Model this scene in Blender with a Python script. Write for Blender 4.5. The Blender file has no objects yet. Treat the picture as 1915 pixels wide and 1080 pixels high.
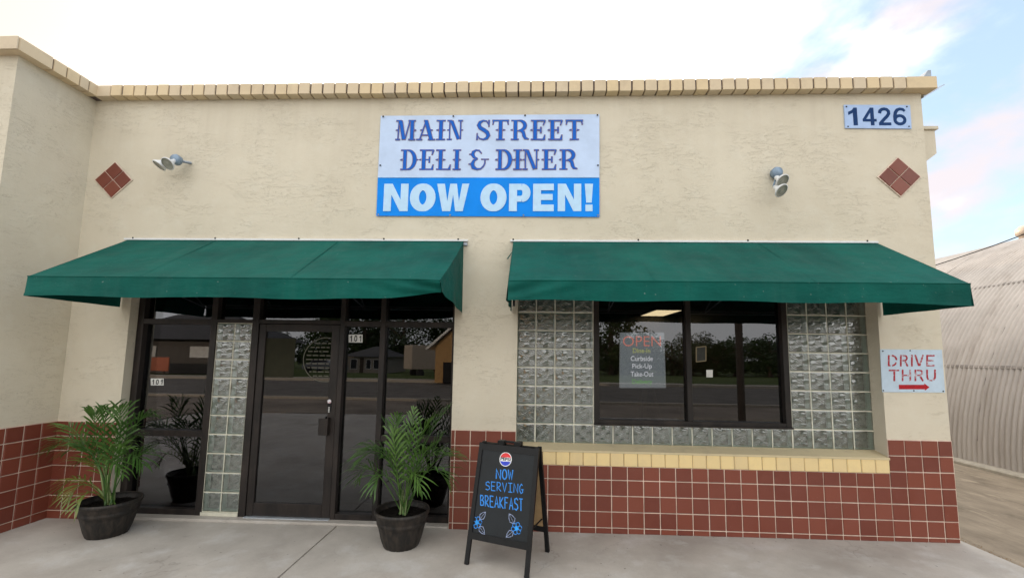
import bpy, math, random
from mathutils import Vector, Matrix
rad = math.radians
random.seed(7)
sc = bpy.context.scene
COL = sc.collection

# ------------------------------------------------------------------ camera
F = 821.3; CX = 957.5; CY = 577.47
YAW, PITCH, ROLL = -0.0425, 0.1047, 0.0153
CAMP = Vector((0.0, -4.3724, 1.6152))
def cam_axes():
    cy, sy = math.cos(YAW), math.sin(YAW); cp, sp = math.cos(PITCH), math.sin(PITCH)
    f = Vector((sy*cp, cy*cp, sp)); r = Vector((cy, -sy, 0)); u = r.cross(f)
    cr, sr = math.cos(ROLL), math.sin(ROLL)
    return r*cr+u*sr, u*cr-r*sr, f
CR, CU, CF = cam_axes()
cd = bpy.data.cameras.new('camera'); cam = bpy.data.objects.new('camera', cd); COL.objects.link(cam)
cd.sensor_width = 36; cd.lens = F/1915*36; cd.shift_y = 37.47/1915; cd.clip_end = 2000; cd.clip_start = .05
cam.matrix_world = Matrix(((CR.x, CU.x, -CF.x, CAMP.x), (CR.y, CU.y, -CF.y, CAMP.y), (CR.z, CU.z, -CF.z, CAMP.z), (0, 0, 0, 1)))
sc.camera = cam
def P(px, py, axis=1, val=0.0):
    """measured point of the photograph laid onto a real plane of the place"""
    d = CF+CR*((px-CX)/F)-CU*((py-CY)/F)
    return CAMP+d*((val-CAMP[axis])/d[axis])
def PX(px, py, y=0.0): return P(px, py, 1, y).x
def PZ(px, py, y=0.0): return P(px, py, 1, y).z

# ------------------------------------------------------------------ light
SKY_BLUE = (1.75, 2.2, 2.9); SKY_PUFF = (4.3, 3.85, 3.95); SKY_PUFF2 = (2.1, 2.35, 3.2); SKY_DECK = (8.2, 8.1, 7.8); SKY_DECK2 = (6.2, 6.5, 6.8); SKY_GLOW = (13.5, 12.8, 11.6)
SUN_EL, SUN_AZ = rad(7), rad(-38)          # behind the building, to the left (azimuth from +Y towards +X)
w = bpy.data.worlds.new('World'); sc.world = w; w.use_nodes = True
nt = w.node_tree; nt.nodes.clear(); N = nt.nodes.new; L = nt.links.new
out = N('ShaderNodeOutputWorld'); bg = N('ShaderNodeBackground'); sky = N('ShaderNodeTexSky')
sky.sky_type = 'NISHITA'; sky.sun_disc = False; sky.sun_elevation = SUN_EL; sky.sun_rotation = SUN_AZ
sky.air_density = 1.0; sky.dust_density = .6; sky.ozone_density = 1.0
tc = N('ShaderNodeTexCoord'); mp = N('ShaderNodeMapping'); mp.inputs['Scale'].default_value = (1.0, 1.0, 1.7)
mp.inputs['Location'].default_value = (.35, .1, .25)
def noise(scale, det, ro, di=.4):
    n_ = N('ShaderNodeTexNoise'); n_.inputs['Scale'].default_value = scale; n_.inputs['Detail'].default_value = det; n_.inputs['Roughness'].default_value = ro; n_.inputs['Distortion'].default_value = di
    L(mp.outputs['Vector'], n_.inputs['Vector']); return n_.outputs['Fac']
def mrange(v, a, b, c, d, smooth=False):
    r = N('ShaderNodeMapRange'); r.interpolation_type = 'SMOOTHSTEP' if smooth else 'LINEAR'
    for k, x in (('From Min', a), ('From Max', b), ('To Min', c), ('To Max', d)): r.inputs[k].default_value = x
    L(v, r.inputs['Value']); return r.outputs['Result']
def dirdot(az, el):
    d = N('ShaderNodeVectorMath'); d.operation = 'DOT_PRODUCT'; az, el = rad(az), rad(el)
    d.inputs[1].default_value = (math.sin(az)*math.cos(el), math.cos(az)*math.cos(el), math.sin(el)); L(tc.outputs['Generated'], d.inputs[0]); return d.outputs['Value']
def mth(op, a, b):
    m_ = N('ShaderNodeMath'); m_.operation = op
    for i, v in enumerate((a, b)):
        if isinstance(v, (int, float)): m_.inputs[i].default_value = v
        else: L(v, m_.inputs[i])
    return m_.outputs[0]
def mixc(f, a, b, bt='MIX'):
    m_ = N('ShaderNodeMix'); m_.data_type = 'RGBA'; m_.blend_type = bt
    for i, v in ((0, f), (6, a), (7, b)):
        if isinstance(v, tuple): m_.inputs[i].default_value = (*v, 1)
        elif isinstance(v, (int, float)): m_.inputs[i].default_value = v
        else: L(v, m_.inputs[i])
    return m_.outputs[2]
L(tc.outputs['Generated'], mp.inputs['Vector'])
# bright broken overcast with one clear gap low in the right of the view
gap = mrange(mth('ADD', dirdot(74, 20), mth('MULTIPLY', mth('SUBTRACT', noise(2.6, 7, .55), .5), .60)), .66, .84, 0, 1, True)
puff = mrange(noise(3.6, 8, .52, .15), .47, .62, 0, 1, True)
clear = mixc(1.0, sky.outputs['Color'], SKY_BLUE, 'ADD')
shade = mrange(noise(1.7, 4, .5, .2), .46, .60, 0, 1, True)
inner = mixc(mth('MULTIPLY', puff, .9), clear, mixc(shade, SKY_PUFF, SKY_PUFF2))
glow = mrange(dirdot(-28, 18), .3, .95, 0, 1)
deck = mixc(glow, SKY_DECK, SKY_GLOW)
deck = mixc(mth('MULTIPLY', mrange(noise(3.1, 6, .55), .35, .7, 0, 1), .25), deck, SKY_DECK2)
deck = mixc(mrange(dirdot(-66, 30), .80, 1.0, 0, 1, True), deck, (5.6, 4.55, 3.8))
skmix = mixc(gap, deck, inner)
L(skmix, bg.inputs['Color']); bg.inputs['Strength'].default_value = .10
L(bg.outputs[0], out.inputs['Surface'])
sl = bpy.data.lights.new('sun', 'SUN'); sl.energy = 2.0; sl.angle = rad(.6); sl.color = (1, .78, .55)
so = bpy.data.objects.new('sun', sl); COL.objects.link(so)
sd = Vector((math.sin(SUN_AZ)*math.cos(SUN_EL), math.cos(SUN_AZ)*math.cos(SUN_EL), math.sin(SUN_EL)))
so.rotation_euler = sd.to_track_quat('Z', 'Y').to_euler(); so.location = sd*50
sc.view_settings.view_transform = 'Standard'; sc.view_settings.look = 'None'
sc.view_settings.gamma = 1; sc.view_settings.exposure = 1.24; sc.view_settings.use_curve_mapping = False
sc.render.engine = 'CYCLES'; sc.cycles.max_bounces = 10; sc.cycles.transparent_max_bounces = 16; sc.cycles.use_denoising = True

# ------------------------------------------------------------------ materials
class NT:
    def __init__(s, name):
        s.m = bpy.data.materials.new(name); s.m.use_nodes = True; s.t = s.m.node_tree; s.t.nodes.clear()
        s.out = s.n('ShaderNodeOutputMaterial')
    def n(s, t, **kw):
        x = s.t.nodes.new(t)
        for k, v in kw.items():
            if k.startswith('i_'): x.inputs[k[2:].replace('_', ' ')].default_value = v
            else: setattr(x, k, v)
        return x
    def l(s, a, b): s.t.links.new(a, b)
    def pos(s, scale=(1, 1, 1), obj=False, rot=(0, 0, 0)):
        g = s.n('ShaderNodeTexCoord') if obj else s.n('ShaderNodeNewGeometry')
        m = s.n('ShaderNodeMapping'); m.inputs['Scale'].default_value = scale; m.inputs['Rotation'].default_value = rot
        s.l(g.outputs['Object' if obj else 'Position'], m.inputs['Vector']); return m.outputs['Vector']
    def noise(s, vec, scale, detail=5, rough=.5, dist=0):
        x = s.n('ShaderNodeTexNoise', i_Scale=scale, i_Detail=detail, i_Roughness=rough, i_Distortion=dist)
        s.l(vec, x.inputs['Vector']); return x.outputs['Fac']
    def ramp(s, v, stops):
        r = s.n('ShaderNodeValToRGB'); e = r.color_ramp.elements
        while len(e) < len(stops): e.new(.5)
        for q, (p_, c) in zip(e, stops):
            q.position = p_; q.color = (*c, 1) if not isinstance(c, (int, float)) else (c, c, c, 1)
        s.l(v, r.inputs['Fac']); return r.outputs['Color']
    def mix(s, a, b, f, bt='MIX'):
        m = s.n('ShaderNodeMix', data_type='RGBA', blend_type=bt)
        for v, i in ((f, 0), (a, 6), (b, 7)):
            if isinstance(v, (tuple, list)): m.inputs[i].default_value = (*v[:3], 1)
            elif isinstance(v, (int, float)): m.inputs[i].default_value = v
            else: s.l(v, m.inputs[i])
        return m.outputs[2]
    def math(s, op, a, b=0):
        m = s.n('ShaderNodeMath', operation=op)
        for v, i in ((a, 0), (b, 1)):
            if isinstance(v, (int, float)): m.inputs[i].default_value = v
            else: s.l(v, m.inputs[i])
        return m.outputs[0]
    def bump(s, h, strength=.3, dist=.01, prev=None):
        b = s.n('ShaderNodeBump', i_Strength=strength, i_Distance=dist); s.l(h, b.inputs['Height'])
        if prev is not None: s.l(prev, b.inputs['Normal'])
        return b.outputs['Normal']
    def princ(s, col, rough=.6, spec=.5, nrm=None, metal=0, **kw):
        b = s.n('ShaderNodeBsdfPrincipled', i_Metallic=metal)
        b.inputs['Specular IOR Level'].default_value = spec
        if isinstance(col, (tuple, list)): b.inputs['Base Color'].default_value = (*col[:3], 1)
        else: s.l(col, b.inputs['Base Color'])
        if isinstance(rough, (int, float)): b.inputs['Roughness'].default_value = rough
        else: s.l(rough, b.inputs['Roughness'])
        if nrm is not None: s.l(nrm, b.inputs['Normal'])
        for k, v in kw.items(): b.inputs[k].default_value = v
        s.l(b.outputs[0], s.out.inputs['Surface']); return b

def m_stucco(name='stucco', c1=(.655, .60, .49), c2=(.585, .53, .425)):
    t = NT(name); p = t.pos()
    big = t.noise(p, .9, 5, .6); sm = t.noise(p, 7, 5, .6)
    c = t.mix(c1, c2, t.ramp(big, [(.35, 0.), (.68, 1.)]))
    c = t.mix(c, (.67, .64, .55), t.math('MULTIPLY', t.ramp(sm, [(.5, 0.), (.75, 1.)]), .35))
    # vertical streaks that darken the plaster towards the coping
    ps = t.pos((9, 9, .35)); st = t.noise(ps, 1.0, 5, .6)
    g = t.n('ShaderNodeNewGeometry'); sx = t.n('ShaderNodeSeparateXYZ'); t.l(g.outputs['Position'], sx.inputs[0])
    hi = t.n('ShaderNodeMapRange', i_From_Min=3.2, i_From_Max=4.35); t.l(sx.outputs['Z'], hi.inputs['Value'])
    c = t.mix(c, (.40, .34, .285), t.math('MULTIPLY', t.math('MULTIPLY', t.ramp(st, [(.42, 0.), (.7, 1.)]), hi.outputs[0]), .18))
    # trowel strokes: sparse short arcs of raised plaster
    pt = t.pos((2.0, 2.0, 7.0)); tr = t.noise(pt, 2.6, 4, .62, 1.1)
    ridge = t.math('ABSOLUTE', t.math('SUBTRACT', tr, .5))
    line = t.ramp(ridge, [(.0, 1.), (.018, 0.)])
    mask = t.ramp(t.noise(p, 2.3, 3), [(.44, 0.), (.56, 1.)])
    lm = t.math('MULTIPLY', line, mask)
    c = t.mix(c, (.30, .26, .20), t.math('MULTIPLY', lm, .22))
    pit = t.ramp(t.noise(p, 34, 3, .6), [(.66, 0.), (.72, 1.)])
    c = t.mix(c, (.34, .3, .24), t.math('MULTIPLY', t.math('MULTIPLY', pit, mask), .45))
    fine = t.noise(p, 60, 4, .7)
    n0 = t.bump(fine, .35, .004); n0 = t.bump(t.noise(t.pos((1.2, 1.2, 1.6)), 5, 4, .6), .32, .015, n0)
    n0 = t.bump(t.math('SUBTRACT', t.math('MULTIPLY', lm, 1.), pit), .45, .005, n0)
    t.princ(c, .82, .25, n0); return t.m
def m_tile():
    t = NT('red_quarry_tile'); oi = t.n('ShaderNodeObjectInfo'); p = t.pos()
    c = t.mix((.205, .053, .031), (.145, .034, .021), oi.outputs['Random'])
    c = t.mix(c, (.19, .055, .036), t.math('MULTIPLY', t.ramp(t.noise(p, 9, 5, .65), [(.45, 0.), (.8, 1.)]), .5))
    sp = t.ramp(t.noise(p, 70, 3, .6), [(.68, 0.), (.74, 1.)]); c = t.mix(c, (.32, .22, .18), t.math('MULTIPLY', sp, .25))
    n0 = t.bump(t.noise(p, 40, 4), .15, .003)
    r = t.ramp(t.noise(p, 5, 4), [(.3, .34), (.7, .55)])
    t.princ(c, r, .45, n0); return t.m
def m_brick(name, c1, c2, grime=(.16, .13, .11), amt=.6):
    t = NT(name); oi = t.n('ShaderNodeObjectInfo'); p = t.pos()
    c = t.mix(c1, c2, oi.outputs['Random'])
    g = t.ramp(t.noise(p, 4.5, 6, .7), [(.5, 0.), (.78, 1.)]); c = t.mix(c, grime, t.math('MULTIPLY', g, amt))
    n0 = t.bump(t.noise(p, 55, 4, .6), .3, .004)
    t.princ(c, .75, .3, n0); return t.m
def m_plain(name, col, rough=.6, spec=.5, metal=0, var=.12, nscale=12, bump=.1, bdist=.003, obj=True):
    t = NT(name); p = t.pos(obj=obj)
    c = t.mix(col, tuple(x*(1-var*2.2) for x in col), t.ramp(t.noise(p, nscale, 5, .6), [(.38, 0.), (.72, 1.)]))
    n0 = t.bump(t.noise(p, nscale*5, 3), bump, bdist)
    t.princ(c, rough, spec, n0, metal); return t.m
def m_concrete():
    t = NT('sidewalk_concrete'); p = t.pos()
    c = t.mix((.475, .44, .40), (.335, .305, .275), t.ramp(t.noise(p, 1.1, 7, .65), [(.36, 0.), (.66, 1.)]))
    c = t.mix(c, (.53, .52, .51), t.math('MULTIPLY', t.ramp(t.noise(p, 3.1, 6, .7), [(.52, 0.), (.7, 1.)]), .6))
    c = t.mix(c, (.26, .22, .185), t.math('MULTIPLY', t.ramp(t.noise(t.pos((1., 1., 1.)), 2.3, 8, .75, .6), [(.58, 0.), (.72, 1.)]), .4))
    gr = t.noise(p, 120, 3, .7); c = t.mix(c, (.2, .18, .16), t.math('MULTIPLY', t.ramp(gr, [(.55, 0.), (.75, 1.)]), .35))
    sp = t.ramp(t.noise(p, 23, 2, .5), [(.735, 0.), (.75, 1.)]); c = t.mix(c, (.09, .08, .07), t.math('MULTIPLY', sp, .7))
    # hairline cracks
    v = t.n('ShaderNodeTexVoronoi', feature='DISTANCE_TO_EDGE', i_Scale=.55); nz = t.n('ShaderNodeTexNoise', i_Scale=3., i_Detail=6.)
    t.l(p, nz.inputs['Vector']); av = t.n('ShaderNodeVectorMath', operation='ADD'); sv = t.n('ShaderNodeVectorMath', operation='SCALE'); sv.inputs['Scale'].default_value = .5
    t.l(nz.outputs['Color'], sv.inputs[0]); t.l(p, av.inputs[0]); t.l(sv.outputs[0], av.inputs[1]); t.l(av.outputs[0], v.inputs['Vector'])
    ck = t.math('MULTIPLY', t.ramp(v.outputs['Distance'], [(0., 1.), (.004, 0.)]), t.ramp(t.noise(p, 1.3, 3), [(.5, 0.), (.56, 1.)]))
    c = t.mix(c, (.1, .09, .08), t.math('MULTIPLY', ck, .3))
    n0 = t.bump(gr, .25, .003); n0 = t.bump(t.noise(p, 6, 5), .25, .012, n0)
    r = t.ramp(t.noise(p, 2.4, 5), [(.35, .5), (.65, .8)])
    t.princ(c, r, .35, n0); return t.m
def m_lane():
    t = NT('stained_lane_concrete'); p = t.pos(); ps = t.pos((2.3, .75, 1), rot=(0, 0, rad(8)))
    c = t.mix((.30, .245, .185), (.17, .135, .10), t.ramp(t.noise(ps, 1.2, 8, .7), [(.38, 0.), (.66, 1.)]))
    c = t.mix(c, (.40, .33, .25), t.math('MULTIPLY', t.ramp(t.noise(t.pos((3.2, .7, 1), rot=(0, 0, rad(5))), 1.7, 8, .75), [(.56, 0.), (.66, 1.)]), .7))
    c = t.mix(c, (.09, .075, .055), t.math('MULTIPLY', t.ramp(t.noise(p, 4, 8, .75), [(.55, 0.), (.72, 1.)]), .6))
    n0 = t.bump(t.noise(p, 40, 5, .7), .4, .006); t.princ(c, .8, .3, n0); return t.m
def m_canvas():
    t = NT('green_canvas'); p = t.pos()
    c = t.mix((.002, .092, .074), (.0015, .058, .049), t.ramp(t.noise(p, 2.2, 5, .6), [(.35, 0.), (.7, 1.)]))
    c = t.mix(c, (.03, .15, .125), t.math('MULTIPLY', t.ramp(t.noise(p, 9, 5, .7), [(.62, 0.), (.8, 1.)]), .35))
    c = t.mix(c, (.10, .17, .155), t.math('MULTIPLY', t.ramp(t.noise(t.pos((7, 1, 1)), 1.3, 7, .65), [(.48, 0.), (.75, 1.)]), .08))
    sp = t.ramp(t.noise(p, 38, 2, .5), [(.745, 0.), (.76, 1.)]); c = t.mix(c, (.35, .40, .38), t.math('MULTIPLY', sp, .3))
    wv = t.n('ShaderNodeTexWave', i_Scale=160.); t.l(p, wv.inputs['Vector'])
    n0 = t.bump(wv.outputs['Fac'], .08, .001); n0 = t.bump(t.noise(t.pos((1.5, 3, 3)), 2.2, 4, .5), .5, .035, n0)
    t.princ(c, .68, .12, n0); return t.m
def m_glass(name, tint, boost, rough=.0, wav=.0):
    t = NT(name)
    tr = t.n('ShaderNodeBsdfTransparent'); tr.inputs[0].default_value = (*tint, 1)
    gl = t.n('ShaderNodeBsdfGlossy', i_Roughness=rough); gl.inputs['Color'].default_value = (.93, .95, 1, 1)
    fr = t.n('ShaderNodeFresnel', i_IOR=1.52); f = t.math('ADD', t.math('MULTIPLY', fr.outputs[0], 1.), boost)
    if wav:
        p = t.pos(); nn = t.bump(t.noise(p, 1.6, 2), wav, .02); t.l(nn, gl.inputs['Normal'])
    mx = t.n('ShaderNodeMixShader'); t.l(f, mx.inputs[0]); t.l(tr.outputs[0], mx.inputs[1]); t.l(gl.outputs[0], mx.inputs[2])
    t.l(mx.outputs[0], t.out.inputs['Surface']); return t.m
def m_blockglass():
    t = NT('wavy_block_glass')
    tr = t.n('ShaderNodeBsdfTransparent'); tr.inputs[0].default_value = (.90, .95, .93, 1)
    rf = t.n('ShaderNodeBsdfRefraction', i_Roughness=.03, i_IOR=1.25); rf.inputs['Color'].default_value = (.90, .95, .93, 1)
    gl = t.n('ShaderNodeBsdfGlossy', i_Roughness=.06); fr = t.n('ShaderNodeFresnel', i_IOR=1.5)
    m1 = t.n('ShaderNodeMixShader'); m1.inputs[0].default_value = .22; t.l(tr.outputs[0], m1.inputs[1]); t.l(rf.outputs[0], m1.inputs[2])
    mx = t.n('ShaderNodeMixShader'); t.l(t.math('ADD', t.math('MULTIPLY', fr.outputs[0], 1.6), .15), mx.inputs[0]); t.l(m1.outputs[0], mx.inputs[1]); t.l(gl.outputs[0], mx.inputs[2])
    t.l(mx.outputs[0], t.out.inputs['Surface']); return t.m
def m_glowsheet():
    t = NT('clear_sheet_added_glow'); a = t.n('ShaderNodeBsdfTransparent'); a.inputs[0].default_value = (.85, .88, .88, 1)
    e = t.n('ShaderNodeEmission'); e.inputs[0].default_value = (.75, .88, .88, 1); e.inputs[1].default_value = .34  # faint glow added to the clear sheet so the panel looks paler
    s_ = t.n('ShaderNodeAddShader'); t.l(a.outputs[0], s_.inputs[0]); t.l(e.outputs[0], s_.inputs[1]); t.l(s_.outputs[0], t.out.inputs['Surface']); return t.m
def m_emit(name, col, s):
    t = NT(name); e = t.n('ShaderNodeEmission'); e.inputs[0].default_value = (*col, 1); e.inputs[1].default_value = s
    t.l(e.outputs[0], t.out.inputs['Surface']); return t.m
def m_frame():
    t = NT('bronze_aluminium'); p = t.pos()
    c = t.mix((.012, .010, .0095), (.032, .024, .021), t.ramp(t.noise(t.pos((3, 3, 1)), 2.5, 6, .65), [(.4, 0.), (.7, 1.)]))
    n0 = t.bump(t.noise(p, 80, 2), .05, .001)
    t.princ(c, .45, .3, n0); return t.m
def m_leaf(name, c1, c2, c3):
    t = NT(name); p = t.pos(obj=True); oi = t.n('ShaderNodeObjectInfo')
    c = t.mix(c1, c2, oi.outputs['Random']); c = t.mix(c, c3, t.ramp(t.noise(p, 14, 4), [(.5, 0.), (.75, 1.)]))
    d = t.n('ShaderNodeBsdfTranslucent'); t.l(c, d.inputs[0])
    b = t.n('ShaderNodeBsdfPrincipled', i_Roughness=.38); t.l(c, b.inputs['Base Color'])
    m = t.n('ShaderNodeMixShader'); m.inputs[0].default_value = .25; t.l(b.outputs[0], m.inputs[1]); t.l(d.outputs[0], m.inputs[2])
    t.l(m.outputs[0], t.out.inputs['Surface']); return t.m
def m_banner(name, col):
    t = NT(name); p = t.pos()
    n0 = t.bump(t.noise(t.pos((1, 1, 1.6), rot=(0, rad(35), 0)), 2.1, 4, .55), .25, .03)
    c = t.mix(col, tuple(x*.86 for x in col), t.ramp(t.noise(p, 3, 5, .6), [(.4, 0.), (.7, 1.)]))
    t.princ(c, .5, .15, n0); return t.m
def m_worn(name, col, under, lo=.42, hi=.56, scale=26):
    t = NT(name); p = t.pos(); c = t.mix(col, under, t.ramp(t.noise(p, scale, 4, .65), [(lo, 0.), (hi, 1.)]))
    t.princ(c, .7, .3); return t.m
def m_hut():
    t = NT('galvanised_corrugated_sheet'); p = t.pos()
    c = t.mix((.52, .475, .44), (.38, .345, .32), t.ramp(t.noise(t.pos((1, .5, .25)), 1.5, 6, .65), [(.38, 0.), (.68, 1.)]))
    c = t.mix(c, (.24, .19, .155), t.math('MULTIPLY', t.ramp(t.noise(t.pos((1, 2.2, .12)), 2.0, 7, .7), [(.52, 0.), (.72, 1.)]), .5))
    t.princ(c, .5, .5, t.bump(t.noise(p, 30, 4), .12, .004), .25); return t.m
def m_barrel():
    t = NT('dark_barrel_resin'); p = t.pos(obj=True)
    c = t.mix((.008, .007, .0065), (.045, .034, .026), t.ramp(t.noise(t.pos((1, 1, .28), obj=True), 26, 6, .7), [(.42, 0.), (.72, 1.)]))
    t.princ(c, .55, .4, t.bump(t.noise(t.pos((1, 1, .2), obj=True), 50, 5), .4, .004)); return t.m
def m_grass():
    t = NT('mown_grass'); p = t.pos()
    c = t.mix((.055, .085, .02), (.10, .12, .04), t.ramp(t.noise(p, .6, 8, .7), [(.4, 0.), (.65, 1.)]))
    t.princ(c, .9, .1, t.bump(t.noise(p, 20, 4), .6, .03)); return t.m

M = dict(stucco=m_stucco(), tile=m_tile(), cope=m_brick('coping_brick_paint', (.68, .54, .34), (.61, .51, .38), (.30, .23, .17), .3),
         sill=m_brick('sill_brick_paint', (.80, .62, .31), (.72, .56, .30), (.50, .40, .26), .4),
         grout=m_plain('pale_grout', (.76, .62, .52), .9, .2, var=.15, nscale=8, obj=False), dgrout=m_plain('dark_mortar', (.13, .10, .095), .9, .2, obj=False),
         mortar=m_plain('block_mortar', (.74, .72, .62), .8, .3, var=.15, obj=False), concrete=m_concrete(), lane=m_lane(), canvas=m_canvas(),
         pane=m_glass('tinted_pane', (.33, .32, .33), .044, 0, .012), bglass=m_blockglass(), frame=m_frame(),
         blockside=m_plain('block_inner_wall', (.74, .86, .80), .35, .5, var=.1), blockback=m_plain('block_back_glass', (.30, .32, .30), .12, .8, var=.3, nscale=30, bump=.7, bdist=.01, obj=False),
         white=m_plain('white_enamel', (.70, .72, .74), .4, var=.05), steel=m_plain('grey_steel', (.32, .36, .42), .45, .5, .5), dark=m_plain('black_plastic', (.007, .0075, .0085), .45, .25, var=.2),
         lampblue=m_plain('weathered_grey_blue_casting', (.22, .30, .40), .5, .5, .2), lampglass=m_plain('grey_lens_glass', (.30, .31, .27), .18, .7),
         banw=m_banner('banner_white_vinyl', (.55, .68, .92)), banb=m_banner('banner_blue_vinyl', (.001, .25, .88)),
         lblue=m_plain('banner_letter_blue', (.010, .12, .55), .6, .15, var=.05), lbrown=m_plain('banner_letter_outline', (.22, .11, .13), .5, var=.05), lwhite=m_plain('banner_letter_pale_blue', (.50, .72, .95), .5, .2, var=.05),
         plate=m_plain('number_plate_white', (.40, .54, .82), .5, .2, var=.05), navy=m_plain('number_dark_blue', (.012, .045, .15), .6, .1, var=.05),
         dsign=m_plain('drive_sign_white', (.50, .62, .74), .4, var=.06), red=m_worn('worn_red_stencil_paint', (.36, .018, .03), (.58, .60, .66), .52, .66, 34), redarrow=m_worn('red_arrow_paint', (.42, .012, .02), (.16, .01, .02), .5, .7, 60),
         board=m_plain('chalkboard_black', (.010, .0135, .017), .42, .28, var=.25, nscale=4, bump=.05), chalk=m_worn('blue_chalk', (.035, .24, .72), (.022, .10, .26), .5, .75, 90), chalkb=m_plain('light_blue_chalk', (.02, .34, .90), .8), chalkw=m_worn('grey_chalk', (.30, .36, .55), (.06, .08, .12), .45, .7, 90),
         logor=m_plain('logo_red', (.68, .02, .025), .4), logob=m_plain('logo_blue', (.01, .04, .55), .4), logow=m_plain('logo_white', (.8, .82, .86), .4), tan=m_plain('tan_cardboard', (.36, .24, .12), .8, var=.15),
         barrel=m_barrel(), soil=m_plain('dark_soil', (.015, .012, .01), .95, .1, var=.3, nscale=40, bump=.9, bdist=.02),
         leaf=m_leaf('palm_leaf', (.050, .125, .022), (.095, .190, .035), (.030, .080, .018)), leafy=m_leaf('yellowing_palm_leaf', (.16, .20, .035), (.10, .17, .03), (.20, .17, .05)), cane=m_plain('palm_cane', (.16, .22, .07), .5, var=.25, nscale=20),
         hut=m_hut(), grass=m_grass(), asphalt=m_plain('grey_asphalt', (.17, .155, .14), .85, .2, var=.2, nscale=1.2, obj=False), lot=m_plain('parking_lot_paving', (.27, .225, .185), .85, .2, var=.22, nscale=.7, obj=False),
         kerb=m_plain('kerb_concrete', (.42, .38, .32), .85, .2, obj=False), tree=m_leaf('tree_leaf', (.03, .055, .018), (.045, .075, .02), (.02, .04, .012)), bark=m_plain('bark', (.07, .05, .035), .9),
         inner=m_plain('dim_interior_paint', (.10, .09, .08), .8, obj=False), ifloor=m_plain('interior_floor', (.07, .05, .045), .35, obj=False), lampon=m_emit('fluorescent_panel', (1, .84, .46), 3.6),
         wood=m_plain('light_wood', (.22, .17, .09), .5), picture=m_plain('green_picture', (.015, .018, .010), .5, var=.4, nscale=20), paper=m_plain('white_paper', (.7, .7, .68), .6),
         glowr=m_emit('red_sign_letters', (1, .36, .27), 1.9), glowg=m_emit('green_sign_letters', (.35, .9, .25), 1.2), glowy=m_emit('yellow_green_sign_letters', (.75, .85, .30), 1.6), gloww=m_emit('white_sign_letters', (.85, .92, .90), 2.2),  # sign letters given a glow that carries through the tinted pane
         sheet=m_glowsheet(), edge=m_emit('sign_edge_added_glow', (.75, .85, .82), .6), decal=m_plain('faint_window_decal', (.085, .08, .06), .6), decalf=m_glass('smoked_decal_film', (.55, .58, .45), .0),  # sign sheet and its edge carry an added glow
         housew=m_plain('pale_house_siding', (.36, .31, .26), .8, obj=False), roof=m_plain('dark_shingles', (.06, .06, .065), .9, obj=False), barn=m_plain('tan_siding', (.42, .25, .10), .8, obj=False), carw=m_plain('white_car_paint', (.26, .27, .29), .35, .4), tyre=m_plain('tyre_rubber', (.02, .02, .02), .8), orange=m_plain('orange_board', (.40, .09, .03), .6), carglass=m_plain('car_glass', (.02, .025, .03), .45, .3), silver=m_plain('silver_flashing', (.55, .60, .66), .35, .5, .6))

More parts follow.
